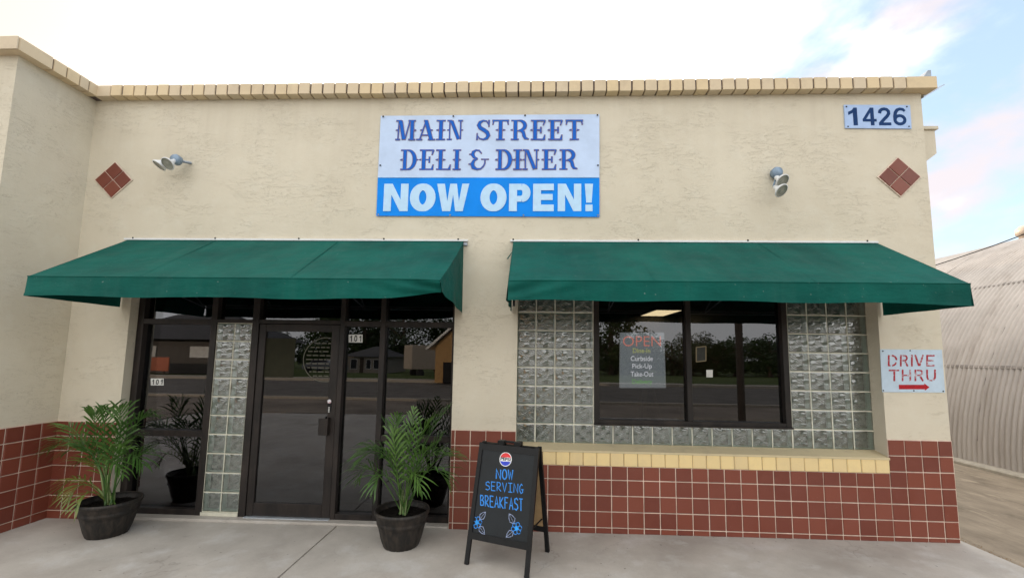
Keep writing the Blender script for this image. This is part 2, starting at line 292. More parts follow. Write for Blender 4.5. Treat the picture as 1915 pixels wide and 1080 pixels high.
# ------------------------------------------------------------------ mesh helpers
class MB:
    def __init__(s): s.v = []; s.f = []; s.sm = []
    def add(s, vs, fs, smooth=False):
        o = len(s.v); s.v += [tuple(v) for v in vs]; s.f += [tuple(i+o for i in f) for f in fs]; s.sm += [smooth]*len(fs); return s
    def box(s, x0, x1, y0, y1, z0, z1):
        return s.add([(x, y, z) for x in (x0, x1) for y in (y0, y1) for z in (z0, z1)],
                     [(0, 1, 3, 2), (4, 6, 7, 5), (0, 4, 5, 1), (2, 3, 7, 6), (0, 2, 6, 4), (1, 5, 7, 3)])
    def bbox(s, x0, x1, y0, y1, z0, z1, b=.004):
        """box with chamfered edges"""
        X = (x0, x1); Y = (y0, y1); Z = (z0, z1); vs = []; idx = {}
        for i in (0, 1):
            for j in (0, 1):
                for k in (0, 1):
                    bx = b if i == 0 else -b; by = b if j == 0 else -b; bz = b if k == 0 else -b
                    for a in range(3):
                        v = [X[i]+bx, Y[j]+by, Z[k]+bz]; v[a] = (X, Y, Z)[a][(i, j, k)[a]]
                        idx[i, j, k, a] = len(vs); vs.append(tuple(v))
        fs = []
        for a in range(3):
            for e in (0, 1):
                o = [q for q in range(3) if q != a]; r = []
                for (p_, q_) in ((0, 0), (1, 0), (1, 1), (0, 1)):
                    c = [0, 0, 0]; c[a] = e; c[o[0]] = p_; c[o[1]] = q_; r.append(idx[c[0], c[1], c[2], a])
                fs.append(tuple(r))
        for a in range(3):
            o = [q for q in range(3) if q != a]
            for p_ in (0, 1):
                for q_ in (0, 1):
                    c0 = [0, 0, 0]; c0[o[0]] = p_; c0[o[1]] = q_; c1 = list(c0); c1[a] = 1
                    fs.append((idx[(*c0, o[0])], idx[(*c1, o[0])], idx[(*c1, o[1])], idx[(*c0, o[1])]))
        for i in (0, 1):
            for j in (0, 1):
                for k in (0, 1): fs.append((idx[i, j, k, 0], idx[i, j, k, 1], idx[i, j, k, 2]))
        return s.add(vs, fs)
    def quad(s, a, b, c, d, smooth=False): return s.add([a, b, c, d], [(0, 1, 2, 3)], smooth)
    def tube(s, pts, r, n=8, cap=True, smooth=True):
        pts = [Vector(p) for p in pts]; rs = r if isinstance(r, (list, tuple)) else [r]*len(pts); vs = []
        for i, p in enumerate(pts):
            d = (pts[min(i+1, len(pts)-1)]-pts[max(i-1, 0)]).normalized()
            a = d.cross(Vector((0, 0, 1)));
            if a.length < .05: a = d.cross(Vector((0, 1, 0)))
            a.normalize(); b = d.cross(a)
            for k in range(n):
                t = 2*math.pi*k/n; vs.append(p+(a*math.cos(t)+b*math.sin(t))*rs[i])
        fs = [(i*n+k, i*n+(k+1) % n, (i+1)*n+(k+1) % n, (i+1)*n+k) for i in range(len(pts)-1) for k in range(n)]
        if cap: fs += [tuple(range(n)), tuple(range((len(pts)-1)*n, len(pts)*n))]
        return s.add(vs, fs, smooth)
    def bar(s, a, b, w_, h_, up=(0, 0, 1)):
        a = Vector(a); b = Vector(b); d = (b-a).normalized(); sx = d.cross(Vector(up)).normalized(); sz = sx.cross(d)
        vs = [p+sx*i*w_/2+sz*j*h_/2 for p in (a, b) for i in (-1, 1) for j in (-1, 1)]
        return s.add(vs, [(0, 1, 3, 2), (4, 6, 7, 5), (0, 4, 5, 1), (2, 3, 7, 6), (0, 2, 6, 4), (1, 5, 7, 3)])
    def lathe(s, prof, n=40, M4=None, smooth=True, wob=None):
        vs = []
        for j, (r, z) in enumerate(prof):
            for k in range(n):
                t = 2*math.pi*k/n; rr = r*(wob(k, j) if wob else 1); v = Vector((rr*math.cos(t), rr*math.sin(t), z)); vs.append(M4@v if M4 else v)
        fs = [(j*n+k, j*n+(k+1) % n, (j+1)*n+(k+1) % n, (j+1)*n+k) for j in range(len(prof)-1) for k in range(n)]
        return s.add(vs, fs, smooth)
    def mesh(s, name):
        me = bpy.data.meshes.new(name); me.from_pydata(s.v, [], s.f)
        me.polygons.foreach_set('use_smooth', s.sm); me.update(); return me
    def build(s, name, mat, parent=None, label=None, loc=None, stuff=False):
        me = s.mesh(name); me.materials.append(mat); return ob(name, me, parent, label, loc, stuff)
def ob(name, me, parent=None, label=None, loc=None, stuff=False):
    o = bpy.data.objects.new(name, me); COL.objects.link(o)
    if parent is not None: o.parent = parent
    if loc is not None: o.location = loc
    if label: o['label'] = label
    if stuff: o['kind'] = 'stuff'
    return o
def tag(o, label, cat, group=None):
    o['label'] = label; o['category'] = cat
    if group: o['group'] = group
    return o
def thing(name, label, cat, loc=(0, 0, 0), rz=0, group=None):
    o = bpy.data.objects.new(name, None); COL.objects.link(o); o.empty_display_size = .1; o.location = loc; o.rotation_euler = (0, 0, rz)
    return tag(o, label, cat, group)
def structure(o): o['kind'] = 'structure'; return o

# flat strokes laid on a plane: org + x*ex + y*ey, nrm towards viewer; each later stroke a hair nearer
def stroke_mesh(mb, strokes, org, ex, ey, nrm, grow=0.0, lift=0.0, step=.00004, wscale=1.0):
    org, ex, ey, nrm = map(Vector, (org, ex, ey, nrm)); sx, sy = ex.length, ey.length; ux, uy = ex/sx, ey/sy
    for si, st in enumerate(strokes):
        if st[1] == 'poly':
            z = lift+si*step; mb.add([org+ux*p[0]*sx+uy*p[1]*sy+nrm*z for p in st[0]], [tuple(range(len(st[0])))]); continue
        pts, wd = st[0], st[1]; closed = len(st) > 2 and st[2]
        q = [Vector((p[0]*sx, p[1]*sy)) for p in pts]; n = len(q)
        ws = [q_*wscale for q_ in (list(wd) if isinstance(wd, (list, tuple)) else [wd]*n)]
        L_, R_ = [], []
        for i in range(n):
            if closed: a, b, c = q[i-1], q[i], q[(i+1) % n]
            else: a, b, c = q[max(i-1, 0)], q[i], q[min(i+1, n-1)]
            d1 = (b-a); d2 = (c-b)
            if d1.length < 1e-9: d1 = d2
            if d2.length < 1e-9: d2 = d1
            d1.normalize(); d2.normalize(); t = (d1+d2)
            if t.length < 1e-6: t = d1
            t.normalize(); nn = Vector((-t.y, t.x)); k = 1/max(.5, nn.dot(Vector((-d1.y, d1.x))))
            hw = (ws[i]*sy/2+grow)*k; e = Vector((0, 0))
            if not closed and i == 0: e = -d2*grow
            if not closed and i == n-1: e = d1*grow
            L_.append(b+nn*hw+e); R_.append(b-nn*hw+e)
        z = lift+si*step
        f3 = lambda v: org+ux*v.x+uy*v.y+nrm*z
        vs = [f3(v) for v in L_]+[f3(v) for v in R_]
        m = n if closed else n-1
        mb.add(vs, [(i, (i+1) % n, n+(i+1) % n, n+i) for i in range(m)])
def arc(cx, cy, rx, ry, a0, a1, n=14): return [(cx+rx*math.cos(rad(a0+(a1-a0)*i/n)), cy+ry*math.sin(rad(a0+(a1-a0)*i/n))) for i in range(n+1)]
def text_obj(name, body, mat, parent, org, ex, ey, nrm, w_, h_, bold=0.0, lift=.001, keep=False):
    """built-in font text fitted into w_ x h_ on a plane (org = lower left)"""
    cu = bpy.data.curves.new(name, 'FONT'); cu.body = body; cu.size = 1; cu.offset = bold; cu.resolution_u = 4
    to = bpy.data.objects.new(name, cu); COL.objects.link(to); bpy.context.view_layer.update()
    me = bpy.data.meshes.new_from_object(to.evaluated_get(bpy.context.evaluated_depsgraph_get())); bpy.data.objects.remove(to)
    xs = [v.co.x for v in me.vertices]; ys = [v.co.y for v in me.vertices]; x0, x1, y0, y1 = min(xs), max(xs), min(ys), max(ys)
    org, ex, ey, nrm = map(Vector, (org, ex, ey, nrm))
    for v in me.vertices: v.co = org+ex*((v.co.x-x0)/(x1-x0)*w_)+ey*((v.co.y-y0)/(y1-y0)*h_)+nrm*lift
    me.materials.clear(); me.materials.append(mat); me.name = name
    return ob(name, me, parent)

# ================================================================== GROUND
def gz(x, y=0): return -.037+.0045*x          # the slab falls gently to the left
WL, WR, HEAD = -4.796, 3.935, 2.40            # wall ends, opening heads
DJ, DP = -4.155, -.762                        # door recess jambs
WJ, WJR = -.128, 3.356                        # window jambs
ZT, T, TZ = .8835, .1509, .1444               # tile top, tile pitch
REC = .17
mb = MB(); xs = [-9, -1.853, -1.835, 3.985]
for (a, b) in ((-9, -1.853), (-1.835, 3.985)): mb.quad((a, -7.5, gz(a)), (b, -7.5, gz(b)), (b, .6, gz(b)), (a, .6, gz(a)))
a, b = -1.853, -1.835
mb.quad((a, -7.5, gz(a)-.012), (b, -7.5, gz(b)-.012), (b, .6, gz(b)-.012), (a, .6, gz(a)-.012))
mb.quad((a, -7.5, gz(a)), (a, -7.5, gz(a)-.012), (a, .6, gz(a)-.012), (a, .6, gz(a)))
mb.quad((b, -7.5, gz(b)-.012), (b, -7.5, gz(b)), (b, .6, gz(b)), (b, .6, gz(b)-.012))
mb.quad((3.985, -7.5, gz(4)), (3.985, -7.5, -.09), (3.985, .6, -.09), (3.985, .6, gz(4)))
structure(mb.build('sidewalk', M['concrete']))
mb = MB()
for y in range(-8, 40): mb.quad((3.97, y, -.045), (7.05, y, -.045), (7.05, y+1, -.045), (3.97, y+1, -.045))
structure(mb.build('drive_through_lane', M['lane']))
# grit that has collected along the slab edge
mb = MB(); rr = random.Random(3)
for i in range(1600):
    y = -2.6+rr.random()*2.9; x = 3.99+abs(rr.gauss(0, .055)); s_ = .003+rr.random()*.007
    mb.add([(x, y, -.044), (x+s_, y+s_*.4, -.044), (x+s_*.3, y+s_, -.044), (x+s_*.4, y+s_*.4, -.044+s_*.7)], [(0, 1, 3), (1, 2, 3), (2, 0, 3)])
mb.build('sand_and_grit', m_plain('sand_grit', (.42, .30, .19), .9, .2, var=.3), stuff=True)['label'] = 'light brown sand and grit lying along the edge of the grey sidewalk slab'
mb = MB(); mb.box(-20, 40, -11.0, -7.502, -.3, -.05); structure(mb.build('parking_lot', M['lot']))
mb = MB(); mb.box(-140, 140, -11.25, -11.0, -.3, .03); structure(mb.build('near_kerb', M['kerb']))
mb = MB(); mb.quad((-140, -22.0, -.12), (140, -22.0, -.12), (140, -11.25, -.10), (-140, -11.25, -.10)); structure(mb.build('road', M['asphalt']))
mb = MB(); mb.box(-140, 140, -23.3, -22.0, -.3, .02); structure(mb.build('far_pavement', M['kerb']))
mb = MB()
ys = [-23.3, -40, -60, -90, -140, -420]; zz = [-.02, -.5, -1.2, -2.2, -2.6, -3]
for i in range(5): mb.quad((-600, ys[i], zz[i]), (600, ys[i], zz[i]), (600, ys[i+1], zz[i+1]), (-600, ys[i+1], zz[i+1]))
structure(mb.build('grass_verge', M['grass']))
mb = MB(); mb.quad((-900, -900, -3.6), (900, -900, -3.6), (900, 900, -3.6), (-900, 900, -3.6)); 
structure(mb.build('ground', M['grass']))
mb = MB(); mb.box(-140, -20, -11, 60, -.35, -.06); mb.box(40, 140, -11, 60, -.35, -.06); mb.box(7.05, 40, -7.5, 60, -.35, -.055); mb.box(-20, 7.04, .7, 60, -.35, -.065); mb.box(-20, -9.002, -7.5, .7, -.35, -.055)
structure(mb.build('gravel_yard', M['lot']))

# ================================================================== BUILDING
bld = thing('diner_building', 'cream stucco single storey diner building with red tile base and yellow brick coping', 'building', (0, 0, 0))
ZC = 4.323
def wall(name, boxes, mat='stucco', b=.006):
    m = MB()
    for q in boxes: m.bbox(*q, b)
    return m.build(name, M[mat], bld)
m = MB(); D0 = .34
# one front wall with its two openings, as a closed sheet with reveals
xc = [WL, DJ, DP, WJ, WJR, WR]; zl = [-.09, .585, HEAD, ZC]
def fq(x0, x1, z0, z1, n=1): m.quad((x0, 0, z0), (x1, 0, z0), (x1, 0, z1), (x0, 0, z1))
fq(WL, DJ, -.09, ZC); fq(DJ, DP, HEAD, ZC); fq(DP, WJ, -.09, ZC); fq(WJ, WJR, -.09, .585); fq(WJ, WJR, HEAD, ZC); fq(WJR, WR, -.09, ZC)
WJd, WJRd = WJ-.006, WJR+.022
m.quad((DJ, 0, -.09), (DJ+.004, D0, -.09), (DJ+.004, D0, HEAD), (DJ, 0, HEAD)); m.quad((DP, 0, -.09), (DP, D0, -.09), (DP, D0, HEAD), (DP, 0, HEAD))
m.quad((DJ, 0, HEAD), (DP, 0, HEAD), (DP, D0, HEAD), (DJ, D0, HEAD))
m.quad((WJ, 0, .585), (WJd, D0, .585), (WJd, D0, HEAD), (WJ, 0, HEAD)); m.quad((WJR, 0, .585), (WJRd, D0, .585), (WJRd, D0, HEAD), (WJR, 0, HEAD))
m.quad((WJ, 0, HEAD), (WJR, 0, HEAD), (WJRd, D0, HEAD), (WJd, D0, HEAD)); m.quad((WJ, 0, .585), (WJR, 0, .585), (WJRd, D0, .585), (WJd, D0, .585))
m.quad((WR, 0, -.09), (WR, 14, -.09), (WR, 14, ZC), (WR, 0, ZC))                              # right flank
m.quad((WL, 14, -.09), (WR, 14, -.09), (WR, 14, ZC), (WL, 14, ZC))
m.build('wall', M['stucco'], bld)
YS = -.74
m = MB(); m.quad((WL, YS, -.12), (WL, 0, -.12), (WL, 0, ZC), (WL, YS, ZC)); m.quad((-12, YS, -.12), (WL, YS, -.12), (WL, YS, ZC), (-12, YS, ZC))
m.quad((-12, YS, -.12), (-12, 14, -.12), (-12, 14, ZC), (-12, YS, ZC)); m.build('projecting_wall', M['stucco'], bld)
m = MB(); m.box(-12, WR-.01, .05, 14, 4.0, 4.1); m.build('roof', M['roof'], bld)
# interior shell seen dimly through the panes
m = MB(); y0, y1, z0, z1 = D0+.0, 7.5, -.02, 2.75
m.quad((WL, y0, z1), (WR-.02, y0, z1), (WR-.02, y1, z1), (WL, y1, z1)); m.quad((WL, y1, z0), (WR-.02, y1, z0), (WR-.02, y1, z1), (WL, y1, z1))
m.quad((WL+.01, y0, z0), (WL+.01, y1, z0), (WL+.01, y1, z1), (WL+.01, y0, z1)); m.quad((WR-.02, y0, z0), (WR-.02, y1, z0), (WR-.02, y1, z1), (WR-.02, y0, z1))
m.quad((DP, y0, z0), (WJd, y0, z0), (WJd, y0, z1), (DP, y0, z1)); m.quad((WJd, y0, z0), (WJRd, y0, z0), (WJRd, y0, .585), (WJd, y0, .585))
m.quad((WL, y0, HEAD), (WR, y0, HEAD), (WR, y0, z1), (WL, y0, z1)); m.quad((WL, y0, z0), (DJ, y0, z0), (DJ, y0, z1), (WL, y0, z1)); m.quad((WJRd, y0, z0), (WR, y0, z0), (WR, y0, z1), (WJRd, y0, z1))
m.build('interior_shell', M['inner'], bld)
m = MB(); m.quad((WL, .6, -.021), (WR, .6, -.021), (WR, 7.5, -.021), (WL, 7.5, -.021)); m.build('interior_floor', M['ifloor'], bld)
m = MB(); m.bbox(DJ+.002, DP-.002, .0, .30, -.2, -.028, .006); structure(m.build('door_step', M['concrete']))

# ---- tiles -----------------------------------------------------------
G_ = .0092

def tile_mesh():
    m = MB(); b = .03                       # unit tile, front face towards -Y at y=-1
    vs = [(-.5, 0, -.5), (.5, 0, -.5), (.5, 0, .5), (-.5, 0, .5), (-.5, -.7, -.5), (.5, -.7, -.5), (.5, -.7, .5), (-.5, -.7, .5),
          (-.5+b, -1, -.5+b), (.5-b, -1, -.5+b), (.5-b, -1, .5-b), (-.5+b, -1, .5-b)]
    fs = [(0, 1, 5, 4), (1, 2, 6, 5), (2, 3, 7, 6), (3, 0, 4, 7), (4, 5, 9, 8), (5, 6, 10, 9), (6, 7, 11, 10), (7, 4, 8, 11), (8, 9, 10, 11)]
    return m.add(vs, fs)
TM = tile_mesh().mesh('tile'); TM.materials.append(M['tile'])
rt = random.Random(11)
def tiles(u0, u1, z0, z1, org, ux, nrm, uj, par=bld, name='tile', me=TM, pu=T, pz=TZ, zt=ZT, th=.012, g=G_):
    """tiles on a vertical face; joints at uj+i*pu along ux and zt-j*pz; cut at the edges; z0 may follow the slab"""
    ux = Vector(ux); nrm = Vector(nrm); rz = math.atan2(ux.y, ux.x)
    i0 = math.floor((u0-uj)/pu-.001); i1 = math.ceil((u1-uj)/pu+.001)
    for i in range(i0, i1):
        a = max(uj+i*pu, u0); b = min(uj+(i+1)*pu, u1)
        if b-a < .014: continue
        zb = z0 if z0 is not None else gz((Vector(org)+ux*((a+b)/2)).x)-.004
        j = 0
        while zt-j*pz > zb+.006:
            top = min(zt-j*pz, z1); bot = max(zt-(j+1)*pz, zb); j += 1
            if top-bot < .016: continue
            o = bpy.data.objects.new(name, me); COL.objects.link(o); o.parent = par
            c = Vector(org)+ux*((a+b)/2); o.location = (c.x, c.y, (top+bot)/2)
            o.rotation_euler = (rt.gauss(0, .0035), rt.gauss(0, .002), rz+rt.gauss(0, .0035))
            o.scale = (b-a-g*(.85+.3*rt.random()), th*(1+.08*rt.gauss(0, 1)), top-bot-g*(.85+.3*rt.random()))
TX = -.7229
tiles(DP, WJ, None, ZT, (0, -.006, 0), (1, 0, 0), (0, -1, 0), TX)
tiles(WJ, WJR-.004, None, .578, (0, -.006, 0), (1, 0, 0), (0, -1, 0), TX)
tiles(WJR-.004, WR-.004, None, ZT, (0, -.006, 0), (1, 0, 0), (0, -1, 0), TX)
tiles(WL+.012, DJ, None, ZT, (0, -.006, 0), (1, 0, 0), (0, -1, 0), -4.6397)
tiles(-.74, -.004, None, ZT, (WL+.006, 0, 0), (0, 1, 0), (1, 0, 0), -.154)
m = MB()
for (a, b, zt) in ((WL, DJ, ZT), (DP, WJ, ZT), (WJ, WJR-.004, .580), (WJR-.004, WR, ZT)): m = MB(); m.box(a+.001, b-.001, -.010, -.001, -.10, zt+.003); m.build('grout_bed', M['grout'], bld)
m = MB(); m.box(WL+.001, WL+.010, YS+.001, -.012, -.12, ZT+.003); m.build('grout_bed', M['grout'], bld)
m = MB(); m.box(-12, WL, YS-.010, YS-.001, -.12, ZT+.003); m.build('grout_bed', M['grout'], bld)
m = MB()
for i in range(30):
    for j in range(7):
        a = WL-.15*(i+1); zt = ZT-j*TZ; zb = max(zt-TZ, gz(a)); m.bbox(a+.002, a+.148, YS-.016, YS-.008, zb+.002, zt-.003, .002)
m.build('tile_band', M['tile'], bld, stuff=True)

# ---- coping and sill bricks ------------------------------------------
PR = .091; CZ0, CZ1 = 4.323, 4.447
BM_ = MB().bbox(-.5, .5, -.5, .5, -.5, .5, .024).mesh('coping_brick'); BM_.materials.append(M['cope'])
rb = random.Random(5)
def brick(name, me, x, y, z, sx, sy, sz, rz=0, jit=.0025):
    o = bpy.data.objects.new(name, me); COL.objects.link(o); o.parent = bld
    o.location = (x+rb.gauss(0, jit*.3), y+rb.gauss(0, jit*.7), z+rb.gauss(0, jit*.35)); o.scale = (sx, sy, sz)
    o.rotation_euler = (rb.gauss(0, .006), rb.gauss(0, .006), rz+rb.gauss(0, .008)); return o
PB = .1294; x = -4.55
DEEP = .30
while x < 3.70:
    brick('coping_brick', BM_, x+PB/2, -PR+DEEP/2, (CZ0+CZ1)/2, PB-.014, DEEP, CZ1-CZ0); x += PB
xe = x
def longbrick(x0, x1, y0, y1): brick('coping_brick', BM_, (x0+x1)/2, (y0+y1)/2, (CZ0+CZ1)/2, x1-x0, y1-y0, CZ1-CZ0, jit=.0005)
longbrick(xe+.004, 4.026, -PR, -PR+.26)
longbrick(-4.73, -4.556, -PR+.004, .2)
ysd = [-.817, -.521, -.395, -.268, -.172, -.074]
for a, b in zip(ysd[:-1], ysd[1:]): brick('coping_brick', BM_, WL-.055, (a+b)/2, (CZ0+CZ1)/2+.001, .29, b-a-.010, CZ1-CZ0, jit=.001)
for i in range(12): longbrick(-4.90-.6*(i+1)+.004, -4.90-.6*i-.004, YS-PR+.012, YS+.12)
longbrick(-4.896, WL+.090, YS-PR, YS-.08)
yy = .175
while yy < 13.5: brick('coping_brick', BM_, WR-.07, yy+PB, (CZ0+CZ1)/2, .32, PB*2-.011, CZ1-CZ0); yy += PB*2
m = MB(); m.box(-4.69, 3.99, -PR+.012, .19, CZ0+.022, CZ1-.006); m.box(WL-.19, WL+.08, YS-.07, -.095, CZ0+.022, CZ1-.006); m.box(-4.86, -4.705, -.072, .1, CZ0+.003, CZ1-.012); m.box(WR-.22, 3.99, .19, 13.6, CZ0+.006, CZ1-.006); m.box(-12, -4.9, YS-PR+.02, YS+.1, CZ0+.006, CZ1-.006)
m.build('coping_mortar', M['dgrout'], bld)
a = P(1721, 133, 1, -.03); b_ = P(1741, 131, 1, -.03)
m = MB(); vs = [(a.x, -.03, CZ1-.01), (b_.x, -.03, CZ1-.01), (b_.x, -.03, b_.z), (b_.x-.03, -.03, b_.z-.002)]; m.add(vs+[(x_, y_+.1, z_) for x_, y_, z_ in vs], [(0, 1, 2, 3), (7, 6, 5, 4), (0, 4, 5, 1), (1, 5, 6, 2), (2, 6, 7, 3), (3, 7, 4, 0)]); m.build('parapet_end_cap', M['steel'], bld)
c_ = P(1767, 157, 1, .10); m = MB(); vs = [(3.98, .02, CZ0+.01), (c_.x, .10, c_.z), (4.0, .5, CZ0+.05), (3.98, .02, CZ0-.035), (c_.x, .10, c_.z-.012), (4.0, .5, CZ0)]; m.add(vs, [(0, 1, 2), (3, 5, 4), (0, 3, 4, 1), (1, 4, 5, 2), (2, 5, 3, 0)]); m.build('drip_flashing', M['silver'], bld)
# corbelled bracket on the right flank, just behind the corner
m = MB(); x0 = WR; prof = [(x0-.02, 3.60), (x0+.03, 3.60), (4.15, 3.74), (4.15, 3.99), (x0-.02, 3.99)]
vs = [(a, y, z) for y in (.12, .5) for a, z in prof]; n = 5
m.add(vs, [tuple(range(n)), tuple(range(n, 2*n))]+[(i, (i+1) % n, n+(i+1) % n, n+i) for i in range(n)])
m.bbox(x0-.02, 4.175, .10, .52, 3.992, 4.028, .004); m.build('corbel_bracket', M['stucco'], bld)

SM_ = MB().bbox(-.5, .5, -.5, .5, -.5, .5, .04).mesh('sill_brick'); SM_.materials.append(M['sill'])
n = 27; pw = (WJR-WJ)/n
for i in range(n):
    xx = WJ+pw*(i+.5); 
    m = SM_; o = brick('sill_brick', m, xx, .066, .648, pw-.005, .17, .142, jit=.001)
m = MB(); zf, zb_ = .7205, .752
m.add([(WJ, -.024, .7195), (WJR, -.024, .7195), (WJRd-.01, REC+.0, zb_), (WJd+.003, REC, zb_), (WJ, -.024, .70), (WJR, -.024, .70), (WJRd-.01, REC, .70), (WJd+.003, REC, .70)],
      [(0, 1, 2, 3), (4, 5, 6, 7), (0, 1, 5, 4), (1, 2, 6, 5), (3, 0, 4, 7), (2, 3, 7, 6)])
m.build('sill_cap', m_brick('sill_cap_paint', (.56, .47, .30), (.56, .47, .30), (.36, .30, .22), .6), bld)
m = MB(); m.box(WJ, WJR, -.012, .15, .579, .716); m.build('sill_mortar', m_plain('sill_mortar', (.40, .32, .20), .9, obj=False), bld)

# ---- diamond tile insets ----------------------------------------------
for (cx_, cz_, hw, hh) in ((-4.489, 3.419, .206, .197), (3.652, 3.437, .203, .200)):
    d_ = bpy.data.objects.new('tile_inset', None); COL.objects.link(d_); d_.parent = bld; d_.location = (cx_, -.004, cz_); d_.empty_display_size = .05
    b_ = MB(); b_.add([(-hw-.008, 0, 0), (0, 0, -hh-.008), (hw+.008, 0, 0), (0, 0, hh+.008), (-hw-.008, -.006, 0), (0, -.006, -hh-.008), (hw+.008, -.006, 0), (0, -.006, hh+.008)], [(4, 5, 6, 7), (0, 1, 5, 4), (1, 2, 6, 5), (2, 3, 7, 6), (3, 0, 4, 7)])
    b_.build('grout_bed', M['grout'], d_)
    for sx, sz in ((-.5, 0), (.5, 0), (0, .5), (0, -.5)):
        o = bpy.data.objects.new('tile', TM); COL.objects.link(o); o.parent = d_; o.location = (sx*hw, -.002, sz*hh)
        o.rotation_euler = (0, rad(45), 0); s_ = (hw+hh)/2*math.sqrt(.5)-.007; o.scale = (s_, .011, s_)

# ================================================================== GLASS BLOCKS
GB = .1963
def block_front():
    n = 40; m = MB(); vs = []; s_ = .5
    def h(u, v):
        a = max(abs(u), abs(v)); e = min(1, max(0, (.5-a)/.055)); e = e*e*(3-2*e)
        iu, iv = min(2, int((u+.5)*3)), min(2, int((v+.5)*3)); lu, lv = (u+.5)*3-iu, (v+.5)*3-iv; sgn = 1 if (iu+iv) % 2 == 0 else -1
        r = math.hypot(lu-(0 if sgn > 0 else 1)*1.0, lv+.25)/3          # arcs that alternate from cell to cell like a weave
        q = .45*(u+sgn*v)*.7071+.75*r
        return (-.010+.0062*math.sin(q*2*math.pi*8.0))*e
    for j in range(n+1):
        for i in range(n+1):
            u, v = i/n-.5, j/n-.5; vs.append((u, h(u, v), v))
    m.add(vs, [(j*(n+1)+i, j*(n+1)+i+1, (j+1)*(n+1)+i+1, (j+1)*(n+1)+i) for j in range(n) for i in range(n)], True)
    o = len(m.v)
    # chamfered rim back into the joint
    return m
BF = block_front().mesh('glass_face'); BF.materials.append(M['bglass'])
def block_body():
    m = MB(); a, b, d = .5, .485, .40
    for s0, s1 in (((-a, -a), (a, -a)), ((a, -a), (a, a)), ((a, a), (-a, a)), ((-a, a), (-a, -a))):
        m.quad((s0[0], .004, s0[1]), (s1[0], .004, s1[1]), (s1[0]*.94, d, s1[1]*.94), (s0[0]*.94, d, s0[1]*.94))
    return m
BS = block_body().mesh('block_wall'); BS.materials.append(M['blockside'])
def block_back():
    n = 16; m = MB(); vs = []
    for j in range(n+1):
        for i in range(n+1):
            u, v = i/n-.5, j/n-.5; vs.append((u*.94, .40+.03*math.sin((u-v)*2*math.pi*4)*math.cos(u*5), v*.94))
    return m.add(vs, [(j*(n+1)+i, j*(n+1)+i+1, (j+1)*(n+1)+i+1, (j+1)*(n+1)+i) for j in range(n) for i in range(n)], True)
mbk = block_back(); body = block_body()
# a block = one object: wavy glass face, pale inner walls, dark wavy back face
bm_all = block_front(); nf = len(bm_all.f); bm_all.add(body.v, body.f); ns = len(bm_all.f); bm_all.add(mbk.v, mbk.f, True)
# rounded rim of clear glass round the face
r0, r1 = .5, .47
BLK = bm_all.mesh('glass_block')
for k in ('bglass', 'blockside', 'blockback'): BLK.materials.append(M[k])
BLK.polygons.foreach_set('material_index', [0]*nf+[1]*(ns-nf)+[2]*(len(bm_all.f)-ns)); BLK.update()
rg = random.Random(21)
def put_block(par, cx_, cy_, cz_, sx=GB-.010, sz=GB-.010):
    o = bpy.data.objects.new('glass_block', BLK); COL.objects.link(o); o.parent = par; o.location = (cx_, cy_+rg.gauss(0, .0012), cz_)
    o.scale = (sx, GB, sz); o.rotation_euler = (rg.gauss(0, .004), rg.choice((0, math.pi)), rg.gauss(0, .004))
gwin = bpy.data.objects.new('glass_block_surround', None); COL.objects.link(gwin); gwin.parent = bld
GX0 = -.142; GZ0 = .745; GZs = GB*.957
GX0 += .006; GBX = (WJRd-.004-GX0)/18
rows = 9
m = MB()
for i in range(18):
    for j in range(rows):
        if j > 0 and 4 <= i < 14: continue
        put_block(gwin, GX0+GBX*(i+.5), REC, GZ0+GZs*(j+.5), GBX-.012, GZs-.012)
def mortar(m, x0, x1, z0, z1, nx, nz, y, depth=.07, w_=.014):
    for i in range(nx+1):
        x = x0+(x1-x0)*i/nx; m.box(x-w_/2, x+w_/2, y+.004, y+depth, z0, z1)
    for j in range(nz+1):
        z = z0+(z1-z0)*j/nz; m.box(x0, x1, y+.0045, y+depth-.001, z-w_/2, z+w_/2)
xa, xb, xc_, xd = GX0, GX0+4*GBX, GX0+14*GBX, GX0+18*GBX; zt_ = GZ0+GZs*rows
mortar(m, xa, xb, GZ0, zt_, 4, rows, REC); mortar(m, xc_, xd, GZ0, zt_, 4, rows, REC)
for i in range(5, 14): m.box(GX0+GBX*i-.00475, GX0+GBX*i+.00475, REC+.004, REC+.07, GZ0, GZ0+GZs)
m.box(xb, xc_, REC+.0045, REC+.069, GZ0-.005, GZ0+.005); m.box(xb, xc_, REC+.0045, REC+.069, GZ0+GZs-.005, GZ0+GZs+.005)
m.box(xa-.004, xd+.004, REC, REC+.07, GZ0-.012, GZ0-.0055)
m.build('block_mortar', M['mortar'], gwin)

# window frame and panes
win = bpy.data.objects.new('window', None); COL.objects.link(win); win.parent = bld
wx0, wx1 = xb+.006, xc_-.006; wz0 = GZ0+GZs+.006; wz1 = HEAD
FW = .055
m = MB(); y0, y1 = REC-.012, REC+.09
m.bbox(wx0, wx0+FW, y0, y1, wz0, wz1, .003); m.bbox(wx1-FW, wx1, y0, y1, wz0, wz1, .003)
m.bbox(wx0+FW, wx1-FW, y0+.002, y1, wz0, wz0+.05, .003); m.bbox(wx0-.004, wx1+.004, y0-.018, y0+.02, wz0-.004, wz0+.012, .002)
wxm = PX(1289, 700, REC); m.bbox(wxm-.026, wxm+.026, y0+.002, y1, wz0+.05, wz1, .003)
m.build('frame', M['frame'], win)
PY = REC+.045
for a, b in ((wx0+FW, wxm-.026), (wxm+.026, wx1-FW)):
    m = MB(); m.box(a-.004, b+.004, PY, PY+.005, wz0+.046, wz1); m.build('pane', M['pane'], win)

